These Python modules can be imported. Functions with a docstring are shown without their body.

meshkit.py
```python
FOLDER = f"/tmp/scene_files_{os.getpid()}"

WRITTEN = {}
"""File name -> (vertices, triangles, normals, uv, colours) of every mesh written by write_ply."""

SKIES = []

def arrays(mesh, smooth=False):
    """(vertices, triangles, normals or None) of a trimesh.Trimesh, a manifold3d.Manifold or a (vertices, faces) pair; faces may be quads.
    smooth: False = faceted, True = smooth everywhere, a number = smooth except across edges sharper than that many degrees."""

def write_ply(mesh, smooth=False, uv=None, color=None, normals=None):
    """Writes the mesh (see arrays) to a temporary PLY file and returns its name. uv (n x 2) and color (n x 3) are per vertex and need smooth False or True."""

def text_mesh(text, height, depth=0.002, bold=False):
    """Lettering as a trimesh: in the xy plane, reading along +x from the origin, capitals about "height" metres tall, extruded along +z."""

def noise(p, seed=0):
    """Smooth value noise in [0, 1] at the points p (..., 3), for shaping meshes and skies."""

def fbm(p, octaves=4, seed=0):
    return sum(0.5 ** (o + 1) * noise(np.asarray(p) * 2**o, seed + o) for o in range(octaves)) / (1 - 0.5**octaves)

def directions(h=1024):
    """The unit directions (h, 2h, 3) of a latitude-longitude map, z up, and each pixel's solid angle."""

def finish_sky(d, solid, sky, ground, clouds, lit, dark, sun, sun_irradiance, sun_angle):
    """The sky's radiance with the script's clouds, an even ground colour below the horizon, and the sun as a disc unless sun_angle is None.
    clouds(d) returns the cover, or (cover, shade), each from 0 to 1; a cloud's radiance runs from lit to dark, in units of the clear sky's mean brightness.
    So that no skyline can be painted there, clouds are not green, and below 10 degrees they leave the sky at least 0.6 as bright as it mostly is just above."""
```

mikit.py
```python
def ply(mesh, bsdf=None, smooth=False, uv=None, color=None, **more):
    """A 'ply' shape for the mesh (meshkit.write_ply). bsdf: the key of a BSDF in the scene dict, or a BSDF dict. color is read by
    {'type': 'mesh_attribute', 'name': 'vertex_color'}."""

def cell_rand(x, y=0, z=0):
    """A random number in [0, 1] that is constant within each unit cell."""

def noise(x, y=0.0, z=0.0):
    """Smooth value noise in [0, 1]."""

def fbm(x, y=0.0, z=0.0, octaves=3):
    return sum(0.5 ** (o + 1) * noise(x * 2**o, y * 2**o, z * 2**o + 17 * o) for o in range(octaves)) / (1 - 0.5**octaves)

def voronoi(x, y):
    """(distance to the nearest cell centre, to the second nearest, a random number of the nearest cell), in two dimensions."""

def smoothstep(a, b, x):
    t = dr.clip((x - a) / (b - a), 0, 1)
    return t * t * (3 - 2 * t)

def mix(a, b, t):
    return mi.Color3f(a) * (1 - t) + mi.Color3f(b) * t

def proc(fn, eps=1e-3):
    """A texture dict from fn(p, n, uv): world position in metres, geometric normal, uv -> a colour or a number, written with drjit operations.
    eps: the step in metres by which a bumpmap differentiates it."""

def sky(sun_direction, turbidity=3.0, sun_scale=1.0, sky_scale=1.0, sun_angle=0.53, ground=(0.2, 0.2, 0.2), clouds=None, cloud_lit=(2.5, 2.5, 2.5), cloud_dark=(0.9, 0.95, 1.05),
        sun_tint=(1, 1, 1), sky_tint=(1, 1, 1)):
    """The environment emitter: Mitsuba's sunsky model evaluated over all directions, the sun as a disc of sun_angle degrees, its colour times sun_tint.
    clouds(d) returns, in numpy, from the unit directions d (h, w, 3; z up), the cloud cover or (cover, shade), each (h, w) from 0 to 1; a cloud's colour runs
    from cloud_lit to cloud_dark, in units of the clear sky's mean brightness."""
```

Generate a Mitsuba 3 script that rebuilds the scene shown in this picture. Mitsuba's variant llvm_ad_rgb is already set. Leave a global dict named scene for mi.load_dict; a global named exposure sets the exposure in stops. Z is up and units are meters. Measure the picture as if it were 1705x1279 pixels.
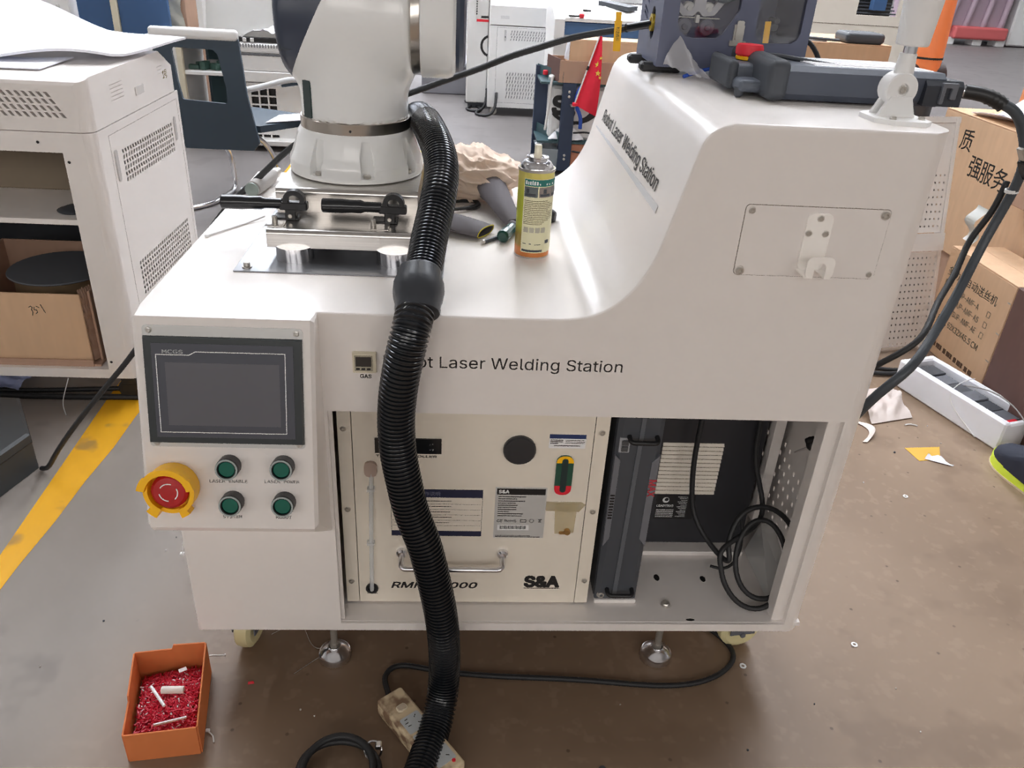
import math, random, glob
import numpy as np, trimesh, mitsuba as mi, mikit, meshkit
import drjit as dr
import manifold3d as m3
import shapely
from shapely.geometry import Polygon, Point, box as sbox, LineString
from shapely.ops import unary_union
from shapely import affinity
from scipy.interpolate import CubicSpline
from mikit import noise, fbm, smoothstep, mix, proc, voronoi, cell_rand

random.seed(7)
rng = np.random.default_rng(11)
PI = math.pi
scene, labels = {'type': 'scene'}, {}
exposure = -0.12

# ---------------------------------------------------------------- camera, sky, lights
def srgb(r, g, b):
    return [((c / 255) / 12.92 if c / 255 <= 0.04045 else ((c / 255 + 0.055) / 1.055) ** 2.4) for c in (r, g, b)]

yaw, pitch, roll = (math.radians(a) for a in (4.532, 28.952, -3.6045))
cam = np.array([0, -1.18, 1.392])
fw = np.array([math.sin(yaw) * math.cos(pitch), math.cos(yaw) * math.cos(pitch), -math.sin(pitch)])
rt = np.cross(fw, [0, 0, 1]); rt /= np.linalg.norm(rt)
dn = np.cross(fw, rt)
dn = -math.sin(roll) * rt + math.cos(roll) * dn
scene['camera'] = {'type': 'perspective', 'fov': 2 * math.degrees(math.atan(852.5 / 1334)), 'fov_axis': 'x', 'near_clip': 0.02, 'far_clip': 200,
                   'to_world': mi.ScalarTransform4f().look_at(origin=cam.tolist(), target=(cam + fw).tolist(), up=(-dn).tolist())}
# a closed hall: daylight comes through frosted skylights and windows, which are set here with the lamps

def rect_light(name, x0, x1, y0, y1, z, rad):               # a lamp panel in the ceiling, facing down
    m = trimesh.Trimesh([[x0, y0, z], [x0, y1, z], [x1, y1, z], [x1, y0, z]], [[0, 1, 2], [0, 2, 3]], process=False)
    return m, {'type': 'area', 'radiance': {'type': 'rgb', 'value': list(rad)}}

LAMPS = []                                                # filled into the scene with the hall below
for i, x in enumerate((-6, 0.6, 7)):
    for j, y in enumerate((2.5, 6.5, 11, 16)):   # the rows over the front of the hall are switched off
        LAMPS.append((x - .22, x + .22, y - 1.2, y + 1.2, 6.86, (21.0, 20.9, 20.6)))
SKYLIGHTS = [(-3.6, -1.6, 2.0, 20.0, 6.9, (12.0, 12.5, 13.4)), (2.6, 4.6, 2.0, 20.0, 6.9, (12.0, 12.5, 13.4))]
WINDOWS = [(x, x + 3.2, 2.4, 5.6, (1.5, 1.65, 1.95)) for x in (-9.5, -5.5, -1.5, 2.5, 6.5, 10.5)]   # far wall, daylight behind frosted glass

FRONT_WINDOWS = [(-9.0, -4.6, 2.3, 5.2, (3.6, 3.44, 3.3)), (-3.4, 1.0, 2.3, 5.2, (3.6, 3.44, 3.3)), (2.2, 6.6, 2.3, 5.2, (3.6, 3.44, 3.3))]   # daylight from behind the camera

# ---------------------------------------------------------------- materials
def bs(name, rgb, rough=0.5, metal=0.0, spec=0.5, coat=0.0, coatg=0.9, tex=None, bump=None, bscale=1.0, **kw):
    d = {'type': 'principled', 'base_color': tex if tex is not None else {'type': 'rgb', 'value': srgb(*rgb) if max(rgb) > 1 else list(rgb)},
         'roughness': rough, 'metallic': metal, 'specular': spec}
    if coat:
        d['clearcoat'] = coat; d['clearcoat_gloss'] = coatg
    d.update(kw)
    if bump is not None:
        d = {'type': 'bumpmap', 'arbitrary': bump, 'scale': bscale, 'bsdf': d}
    scene[name] = {'type': 'twosided', 'bsdf': d}
    return name

WHITE = bs('mat_white', (223, 218, 214), 0.27, spec=0.5)
WHITE2 = bs('mat_white_cool', (223, 223, 222), 0.4)
ROBOTW = bs('mat_robot_white', (228, 229, 228), 0.16, spec=0.5, coat=0.5)
LINER = bs('mat_liner', (222, 214, 200), 0.45)
BLACK = bs('mat_black', (26, 27, 29), 0.4)
BLACKG = bs('mat_black_gloss', (22, 24, 27), 0.18)
RUBBER = bs('mat_rubber', (30, 31, 33), 0.55)
HOSE = bs('mat_hose', (20, 23, 27), 0.17, spec=0.55)
DKGREY = bs('mat_dark_grey', (58, 62, 68), 0.45)
MIDGREY = bs('mat_mid_grey', (92, 95, 102), 0.5)
BLUEGREY = bs('mat_blue_grey', (86, 91, 112), 0.42)
NAVY = bs('mat_navy_plastic', (46, 61, 74), 0.5)
TEAL = bs('mat_teal_steel', (52, 78, 84), 0.5)
PARTITION = bs('mat_partition_blue', (48, 78, 116), 0.6)
INK = bs('mat_ink', (20, 20, 21), 0.5)
INKW = bs('mat_white_print', (225, 226, 226), 0.5)
INKR = bs('mat_red_print', (170, 50, 60), 0.5)
CHROME = bs('mat_chrome', (225, 225, 228), 0.13, metal=1.0)
SCREW = bs('mat_screw', (186, 182, 175), 0.3, metal=.7)
def brushed(p, n, uv):
    v = 0.44 + 0.16 * fbm(p.x * 6, p.y * 420, p.z * 420, 3)
    return mi.Color3f(v * 1.04, v * 1.0, v * 0.95)
STEEL = bs('mat_steel', None, 0.24, metal=1.0, tex=proc(brushed))
ALU = bs('mat_aluminium', (196, 196, 194), 0.35, metal=.25)
YELLOW = bs('mat_yellow', (246, 186, 16), 0.4)
REDK = bs('mat_red_button', (172, 28, 30), 0.42)
RED = bs('mat_red', (212, 36, 52), 0.5)
FLAGRED = bs('mat_flag_red', (214, 32, 56), 0.65)
GREENB = bs('mat_green_button', (6, 92, 76), 0.28)
GREEN = bs('mat_green', (34, 92, 60), 0.4)
ORANGE = bs('mat_orange', (248, 140, 82), 0.5)
CREAM = bs('mat_cream_wheel', (205, 196, 152), 0.4)
BEIGE = bs('mat_beige_plastic', (206, 198, 176), 0.4)
FOAM = bs('mat_foam', (232, 234, 240), 0.75)
PAPER = bs('mat_paper', (228, 230, 238), 0.7)
BLUEP = bs('mat_blue_plastic', (40, 78, 170), 0.35)
def cardtex(base):
    base = np.array(srgb(*base))
    def fn(p, n, uv):
        v = 0.90 + 0.10 * fbm(p.x * 60, p.y * 60, p.z * 9, 2) + 0.08 * fbm(p.x * 5, p.y * 5, p.z * 5, 2)
        return mi.Color3f(*[float(b) for b in base]) * v
    return fn
CARD = bs('mat_cardboard', None, 0.8, tex=proc(cardtex((200, 166, 134))))
CARD2 = bs('mat_cardboard_brown', None, 0.8, tex=proc(cardtex((170, 138, 118))))
CARD3 = bs('mat_cardboard_orange', None, 0.8, tex=proc(cardtex((196, 112, 62))))
CARDK = bs('mat_cardboard_dark', None, 0.7, tex=proc(cardtex((92, 66, 60))))
CLOTH = bs('mat_cloth', (206, 186, 170), 0.9, sheen=0.3)
GLOVE = bs('mat_glove', (92, 88, 92), 0.8)
GLASSY = bs('mat_screen_glass', (74, 76, 84), 0.22, spec=0.5)
SCREENF = bs('mat_screen_frame', (44, 50, 52), 0.35)
def clear(name, rgb, op, rough=0.2):
    scene[name] = {'type': 'blendbsdf', 'weight': op, 'first': {'type': 'thindielectric', 'int_ior': 1.35},
                   'second': {'type': 'twosided', 'bsdf': {'type': 'principled', 'base_color': {'type': 'rgb', 'value': srgb(*rgb)}, 'roughness': rough, 'specular': 0.6}}}
    return name
FILM = clear('mat_plastic_film', (232, 236, 238), 0.42, 0.15)
TAPE = clear('mat_tape', (216, 216, 214), 0.55, 0.3)
TAPEY = clear('mat_tape_yellowed', (206, 190, 140), 0.22, 0.3)
scene['mat_pane'] = {'type': 'thindielectric', 'int_ior': 1.49}

# ---------------------------------------------------------------- scene helpers
def fresh(key):
    used = scene if key in scene else labels
    if key not in scene and key not in labels and not any(k.startswith(key + '__') for k in scene):
        return key
    k = 1
    while True:
        c = f'{key}_{k:03d}'
        if c not in scene and c not in labels and not any(q.startswith(c + '__') for q in scene):
            return c
        k += 1

def lab(key, label=None, cat=None, group=None, kind=None):
    d = labels.setdefault(key, {})
    for k, v in (('label', label), ('category', cat), ('group', group), ('kind', kind)):
        if v: d[k] = v
    return key

def thing(name, label, cat, group=None):
    key = fresh(name)
    return lab(key, label, cat, group)

def smooth_ply(mesh, mat, angle):
    """A mesh shaded smooth, each corner by the area-weighted faces at its vertex within angle of its own face."""
    if hasattr(mesh, 'to_mesh'): mesh = tri(mesh)
    m = trimesh.Trimesh(np.round(np.asarray(mesh.vertices), 7), mesh.faces, process=False); m.merge_vertices()
    v, f = np.asarray(m.vertices), np.asarray(m.faces)
    c = np.cross(v[f[:, 1]] - v[f[:, 0]], v[f[:, 2]] - v[f[:, 0]]); ar = np.linalg.norm(c, axis=1)
    ok = ar > 1e-16; f, c, ar = f[ok], c[ok], ar[ok]; u = c / ar[:, None]
    vert = f.ravel(); face = np.repeat(np.arange(len(f)), 3)
    o = np.argsort(vert, kind='stable'); sv, sf = vert[o], face[o]
    st = np.searchsorted(sv, np.arange(len(v))); en = np.searchsorted(sv, np.arange(len(v)), 'right')
    cnt = (en - st)[vert]; tot = int(cnt.sum())
    corner = np.repeat(np.arange(len(vert)), cnt)
    off = np.arange(tot) - np.repeat(np.cumsum(cnt) - cnt, cnt)
    other = sf[np.repeat(st[vert], cnt) + off]
    near = (u[face[corner]] * u[other]).sum(1) > math.cos(math.radians(angle))
    n = np.zeros((len(vert), 3)); np.add.at(n, corner[near], c[other[near]])
    n /= np.maximum(np.linalg.norm(n, axis=1, keepdims=True), 1e-30)
    _, idx, inv = np.unique(np.column_stack([vert, np.round(n * 500).astype(int)]), axis=0, return_index=True, return_inverse=True)
    path = meshkit.write_ply(trimesh.Trimesh(v[vert[idx]], inv.reshape(-1, 3), process=False), False, normals=n[idx])
    return {'type': 'ply', 'filename': path, 'face_normals': False, 'bsdf': {'type': 'ref', 'id': mat}}

def shape(mesh, mat, smooth=False, **kw):
    if smooth is not False and smooth is not None and not kw: return smooth_ply(mesh, mat, 180 if smooth is True else smooth)
    return mikit.ply(mesh, mat, smooth=smooth, **kw)

def put(key, mesh, mat, smooth=False, to_world=None, **kw):
    d = shape(mesh, mat, smooth, **kw) if not isinstance(mesh, dict) else dict(mesh)
    if to_world is not None: d['to_world'] = mi.ScalarTransform4f(np.asarray(to_world, float).tolist())
    scene[key] = d
    return key

def part(owner, name, mesh, mat, smooth=False, label=None, kind=None, to_world=None, **kw):
    key = fresh(owner + '__' + name)
    put(key, mesh, mat, smooth, to_world, **kw)
    if label or kind: lab(key, label, None, None, kind)
    return key

def single(name, mesh, mat, label, cat, group=None, smooth=False, kind=None, to_world=None, **kw):
    key = fresh(name)
    put(key, mesh, mat, smooth, to_world, **kw)
    return lab(key, label, cat, group, kind)

def struct(name, mesh, mat, smooth=False):
    put(name, mesh, mat, smooth)
    return lab(name, None, None, None, 'structure')

# ---------------------------------------------------------------- mesh helpers
V = np.array
def cat(*ms):
    ms = [m for x in ms for m in (x if isinstance(x, (list, tuple)) else [x])]
    return trimesh.util.concatenate(ms)

def man(m):
    return m3.Manifold(m3.Mesh(vert_properties=np.asarray(m.vertices, np.float32), tri_verts=np.asarray(m.faces, np.uint32)))

def tri(m):
    q = m.to_mesh()
    return trimesh.Trimesh(np.array(q.vert_properties[:, :3]), np.array(q.tri_verts), process=False)

def hull(pts):
    return trimesh.convex.convex_hull(np.asarray(pts, float))

def rbox(x0, x1, y0, y1, z0, z1, r=0.002):
    """A box with chamfered edges."""
    r = min(r, abs(x1 - x0) * .49, abs(y1 - y0) * .49, abs(z1 - z0) * .49)
    P = []
    for x, sx in ((x0, 1), (x1, -1)):
        for y, sy in ((y0, 1), (y1, -1)):
            for z, sz in ((z0, 1), (z1, -1)):
                P += [(x, y + sy * r, z + sz * r), (x + sx * r, y, z + sz * r), (x + sx * r, y + sy * r, z)]
    return hull(P)

def sbx(x0, x1, y0, y1, z0, z1, r):
    """A box with round edges (hull of spheres)."""
    s = trimesh.creation.icosphere(2, r).vertices
    return hull(np.vstack([s + (x, y, z) for x in (x0 + r, x1 - r) for y in (y0 + r, y1 - r) for z in (z0 + r, z1 - r)]))

def frame(o, X, Y, Z=None):
    X = V(X, float); Y = V(Y, float)
    X = X / np.linalg.norm(X); Y = Y - X * (X @ Y); Y = Y / np.linalg.norm(Y)
    Z = np.cross(X, Y) if Z is None else V(Z, float)
    M = np.eye(4); M[:3, 0], M[:3, 1], M[:3, 2], M[:3, 3] = X, Y, Z, o
    return M

def at(mesh, M):
    m = mesh.copy(); m.apply_transform(M); return m

def mv(mesh, x=0, y=0, z=0):
    m = mesh.copy(); m.apply_translation((x, y, z)); return m

def rot(mesh, deg, axis=(0, 0, 1), point=(0, 0, 0)):
    m = mesh.copy(); m.apply_transform(trimesh.transformations.rotation_matrix(math.radians(deg), axis, point)); return m

def extr(poly, h):
    """Extrudes a shapely polygon along +z by h (or several of them)."""
    gs = [g for g in getattr(poly, 'geoms', [poly]) if g.area > 1e-12]
    return cat([trimesh.creation.extrude_polygon(g, h, engine='earcut') for g in gs])

def rrect(x0, x1, y0, y1, r, q=4):
    r = min(r, (x1 - x0) * .49, (y1 - y0) * .49)
    return sbox(x0 + r, y0 + r, x1 - r, y1 - r).buffer(r, quad_segs=q)

def cyl(r, z0, z1, n=24, c=0.0, r1=None):
    r1 = r if r1 is None else r1
    c = min(c, r * .9, (z1 - z0) * .45)
    pr = [(0, z0), (r - c, z0), (r, z0 + c), (r1, z1 - c), (r1 - c, z1), (0, z1)] if c else [(0, z0), (r, z0), (r1, z1), (0, z1)]
    return trimesh.creation.revolve(V(pr), sections=n)

def lathe(pr, n=32):
    return trimesh.creation.revolve(V(pr, float), sections=n)

def ringp(r0, r1, z0, z1, n=32):
    return trimesh.creation.revolve(V([(r0, z0), (r1, z0), (r1, z1), (r0, z1), (r0, z0)], float), sections=n)

def spline(pts, n, closed=False):
    P = V(pts, float)
    if closed: P = np.vstack([P, P[:1]])
    t = np.concatenate([[0], np.cumsum(np.linalg.norm(np.diff(P, axis=0), axis=1) ** .7)])
    return CubicSpline(t, P, bc_type='periodic' if closed else 'natural')(np.linspace(0, t[-1], n))

def tube(path, r, n=10, closed=False, cap=True):
    """A tube along the points of path; r a number or one per point."""
    P = V(path, float); N = len(P)
    R = np.broadcast_to(np.asarray(r, float), (N,))
    T = np.gradient(P, axis=0)
    if closed: T = np.roll(P, -1, 0) - np.roll(P, 1, 0)
    T /= np.maximum(np.linalg.norm(T, axis=1, keepdims=True), 1e-12)
    u = np.cross(T[0], [0, 0, 1] if abs(T[0][2]) < .9 else [1, 0, 0]); u /= np.linalg.norm(u)
    U = [u]
    for i in range(1, N):
        u = U[-1] - T[i] * (T[i] @ U[-1]); u /= np.linalg.norm(u); U.append(u)
    U = V(U); W = np.cross(T, U)
    a = np.arange(n) / n * 2 * PI
    Vt = P[:, None] + R[:, None, None] * (np.cos(a)[None, :, None] * U[:, None] + np.sin(a)[None, :, None] * W[:, None])
    verts = Vt.reshape(-1, 3)
    F = []
    M = N if closed else N - 1
    i = np.arange(M)[:, None]; j = np.arange(n)[None]
    i2 = (i + 1) % N; j2 = (j + 1) % n
    A, B, C_, D = i * n + j, i2 * n + j, i2 * n + j2, i * n + j2
    F = np.concatenate([np.stack([A, D, C_], -1).reshape(-1, 3), np.stack([A, C_, B], -1).reshape(-1, 3)])
    if cap and not closed:
        verts = np.vstack([verts, P[:1], P[-1:]])
        k0, k1 = N * n, N * n + 1
        jj = np.arange(n); j3 = (jj + 1) % n
        F = np.vstack([F, np.stack([np.full(n, k0), j3, jj], 1), np.stack([np.full(n, k1), (N - 1) * n + jj, (N - 1) * n + j3], 1)])
    return trimesh.Trimesh(verts, F, process=False)

def bend(pts, r, fillet, n=12, seg=6):
    """A round bar through corner points with rounded bends."""
    P = [V(p, float) for p in pts]; out = [P[0]]
    for a, b, c in zip(P, P[1:], P[2:]):
        d1 = (a - b) / np.linalg.norm(a - b); d2 = (c - b) / np.linalg.norm(c - b)
        for t in np.linspace(0, 1, seg + 1):
            p, q = b + d1 * fillet, b + d2 * fillet
            out.append((1 - t) ** 2 * p + 2 * t * (1 - t) * b + t * t * q)
    out.append(P[-1])
    return tube(out, r, n)

def grid(fn, nu, nv, th=0.0):
    """A sheet fn(u, v) -> (n, 3), thickened by th along its normals."""
    u, v = np.meshgrid(np.linspace(0, 1, nu), np.linspace(0, 1, nv), indexing='ij')
    P = fn(u.ravel(), v.ravel()); i, j = np.meshgrid(np.arange(nu - 1), np.arange(nv - 1), indexing='ij')
    a = (i * nv + j).ravel(); F = np.vstack([np.stack([a, a + nv, a + nv + 1], 1), np.stack([a, a + nv + 1, a + 1], 1)])
    if not th: return trimesh.Trimesh(P, F, process=False)
    m = trimesh.Trimesh(P, F, process=False); n = m.vertex_normals; k = len(P)
    edge = np.concatenate([np.arange(nv), np.arange(1, nu) * nv + nv - 1, (nu - 1) * nv + np.arange(nv - 2, -1, -1), np.arange(nu - 2, 0, -1) * nv])
    e2 = np.roll(edge, -1)
    S = np.vstack([np.stack([edge, e2, e2 + k], 1), np.stack([edge, e2 + k, edge + k], 1)])
    return trimesh.Trimesh(np.vstack([P + n * th / 2, P - n * th / 2]), np.vstack([F, F[:, ::-1] + k, S[:, ::-1]]), process=False)

_FONT = {}
FONTS = glob.glob('/opt/blender-*/*/datafiles/fonts/')[0]
def outline(text, height, font='Inter.woff2', bold=0, sx=1.0, slant=0.0):
    """The lettering as a shapely shape: base line at y = 0, capitals about height tall."""
    from PIL import Image, ImageDraw, ImageFont
    if font not in _FONT: _FONT[font] = ImageFont.truetype(FONTS + font, 72)
    f = _FONT[font]
    x0, y0, x1, y1 = f.getbbox(text, anchor='ls', stroke_width=bold)
    im = Image.new('L', (x1 - x0 + 8, y1 - y0 + 8))
    ImageDraw.Draw(im).text((4 - x0, 4 - y0), text, 255, font=f, anchor='ls', stroke_width=bold)
    on = np.pad(np.asarray(im) > 127, ((0, 0), (1, 1))).astype(np.int8)
    rows, st = np.nonzero(np.diff(on, axis=1) == 1); en = np.nonzero(np.diff(on, axis=1) == -1)[1]
    g = shapely.union_all(shapely.box(st, -rows - 1, en, -rows)).buffer(0.6).buffer(-0.6).simplify(0.6)
    s = height / 52.0
    return affinity.affine_transform(g, [s * sx, s * sx * slant, 0, s, (-4 + x0) * s * sx + (4 - y0) * s * sx * slant, (4 - y0) * s])

def text(t, height, depth=0.0005, width=None, center=False, **kw):
    g = outline(t, height, **kw)
    if width:
        k = width / (g.bounds[2] - g.bounds[0]); g = affinity.scale(g, k, 1, origin=(0, 0))
    g = affinity.translate(g, -g.bounds[0] - ((g.bounds[2] - g.bounds[0]) / 2 if center else 0), 0)
    return extr(g, depth)

CJK = 'Noto Sans CJK Regular.woff2'
def wrap(mesh, R):
    """Bends a flat mesh (x along, y up, z out) round an upright cylinder of radius R, x = 0 facing -y."""
    m = mesh.copy(); v = m.vertices.copy(); a = v[:, 0] / R
    m.vertices = np.stack([(R + v[:, 2]) * np.sin(a), -(R + v[:, 2]) * np.cos(a), v[:, 1]], 1)
    return m

def screw_mesh(r=0.0045, h=0.003):
    """A cap screw lying on z = 0 with a socket."""
    return lathe([(0, h * .35), (r * .45, h * .35), (r * .5, h), (r * .8, h), (r, h * .6), (r, 0), (r * 1.35, 0), (r * 1.35, -.0003), (0, -.0003)], 14)

def flipfix(m):
    if m.volume < 0: m.invert()
    return m
# ---------------------------------------------------------------- the hall
HX0, HX1, HY0, HY1, HZ = -12.0, 16.0, -8.0, 24.0, 7.0
def floortex(p, n, uv):
    a = fbm(p.x * 1.1, p.y * 1.1, 3.0, 4)
    b = fbm(p.x * 7, p.y * 7, 9.0, 4)
    c = fbm(p.x * 45, p.y * 45, 1.0, 3)
    col = mix(srgb(120, 100, 82), srgb(141, 120, 101), smoothstep(.3, .7, a))
    col = mix(col, srgb(108, 88, 72), 0.35 * smoothstep(.56, .74, b))
    col = mix(col, srgb(164, 144, 124), 0.15 * smoothstep(.58, .8, c))
    sp = voronoi(p.x * 14, p.y * 14)
    col = mix(col, srgb(64, 48, 40), 0.6 * smoothstep(.07, .03, sp[0]) * smoothstep(.8, .95, sp[2]))
    # grey sheen and cooler light painted over the brown, at left and behind
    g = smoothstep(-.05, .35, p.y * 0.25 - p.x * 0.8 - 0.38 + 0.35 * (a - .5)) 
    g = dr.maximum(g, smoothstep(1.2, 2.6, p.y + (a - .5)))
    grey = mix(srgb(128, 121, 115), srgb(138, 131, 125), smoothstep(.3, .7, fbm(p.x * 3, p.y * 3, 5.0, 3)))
    grey = mix(grey, srgb(98, 95, 96), 0.8 * smoothstep(1.6, 3.2, p.y))  # far floor coloured darker, to offset the strong light and sheen there
    grey = mix(grey, srgb(90, 85, 84), 0.3 * smoothstep(.6, .75, b))
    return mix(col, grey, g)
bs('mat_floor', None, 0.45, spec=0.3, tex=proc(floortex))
def walltex(p, n, uv):
    v = 0.62 + 0.06 * fbm(p.x * 1.5, p.y * 1.5, p.z * 1.5, 3)
    return mi.Color3f(v, v * .99, v * .97)
bs('mat_wall', None, 0.8, tex=proc(walltex))
bs('mat_ceiling', (190, 190, 190), 0.8)
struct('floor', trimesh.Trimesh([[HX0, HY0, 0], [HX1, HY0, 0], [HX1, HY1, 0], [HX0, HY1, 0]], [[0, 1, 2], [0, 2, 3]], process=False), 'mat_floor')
struct('ceiling', rbox(HX0, HX1, HY0, HY1, HZ, HZ + .1, .01), 'mat_ceiling')
wl = sbox(HX0, 0, HX1, HZ)
for x0, x1, z0, z1, _ in WINDOWS: wl = wl.difference(sbox(x0, z0, x1, z1))
struct('wall_back', at(extr(wl, .12), frame((0, HY1 + .12, 0), (1, 0, 0), (0, 0, 1))), 'mat_wall')
wf_ = sbox(HX0, 0, HX1, HZ)
for x0, x1, z0, z1, _ in FRONT_WINDOWS: wf_ = wf_.difference(sbox(x0, z0, x1, z1))
struct('wall_front', at(extr(wf_, .12), frame((0, HY0, 0), (1, 0, 0), (0, 0, 1))), 'mat_wall')
for i, (x0, x1, z0, z1, rad) in enumerate(FRONT_WINDOWS):
    m = trimesh.Trimesh([[x0, HY0 - .06, z0], [x0, HY0 - .06, z1], [x1, HY0 - .06, z1], [x1, HY0 - .06, z0]], [[0, 1, 2], [0, 2, 3]], process=False)
    k = f'window_{i + 30}'
    scene[k + '__pane'] = {**mikit.ply(m, 'mat_wall'), 'emitter': {'type': 'area', 'radiance': {'type': 'rgb', 'value': list(rad)}}}
    put(k + '__frame', cat([rbox(x0, x1, HY0 - .05, HY0 + .02, z, z + .06, .005) for z in (z0, (z0 + z1) / 2, z1 - .06)] + [rbox(x, x + .06, HY0 - .05, HY0 + .02, z0, z1, .005) for x in np.linspace(x0, x1 - .06, 4)]), 'mat_white')
    lab(k, None, None, None, 'structure')
struct('wall_left', rbox(HX0 - .1, HX0, HY0, HY1, 0, HZ, .01), 'mat_wall')
struct('wall_right', rbox(HX1, HX1 + .1, HY0, HY1, 0, HZ, .01), 'mat_wall')
for i, (x0, x1, z0, z1, rad) in enumerate(WINDOWS):
    m = trimesh.Trimesh([[x0, HY1 + .06, z0], [x1, HY1 + .06, z0], [x1, HY1 + .06, z1], [x0, HY1 + .06, z1]], [[0, 1, 2], [0, 2, 3]], process=False)
    k = f'window_{i + 1}'
    scene[k + '__pane'] = {**mikit.ply(m, 'mat_wall'), 'emitter': {'type': 'area', 'radiance': {'type': 'rgb', 'value': list(rad)}}}
    put(k + '__frame', cat([rbox(x0, x1, HY1 - .02, HY1 + .05, z, z + .06, .005) for z in (z0, (z0 + z1) / 2, z1 - .06)] + [rbox(x, x + .06, HY1 - .02, HY1 + .05, z0, z1, .005) for x in (x0, (x0 + x1) / 2, x1 - .06)]), 'mat_white')
    lab(k, None, None, None, 'structure')
for i, (x0, x1, y0, y1, z, rad) in enumerate(SKYLIGHTS):
    m, e = rect_light('', x0, x1, y0, y1, z, rad)
    k = f'window_{i + 20}'
    scene[k + '__pane'] = {**mikit.ply(m, 'mat_wall'), 'emitter': e}
    lab(k, None, None, None, 'structure')
for i, (x0, x1, y0, y1, z, rad) in enumerate(LAMPS):
    m, e = rect_light('', x0, x1, y0, y1, z, rad)
    k = thing('ceiling_lamp', 'long linear lamp under the hall ceiling', 'lamp', 'ceiling lamps')
    scene[k + '__diffuser'] = {**mikit.ply(m, 'mat_wall'), 'emitter': e}
    part(k, 'housing', rbox(x0 - .03, x1 + .03, y0 - .03, y1 + .03, z + .005, HZ, .01), 'mat_white')
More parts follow.
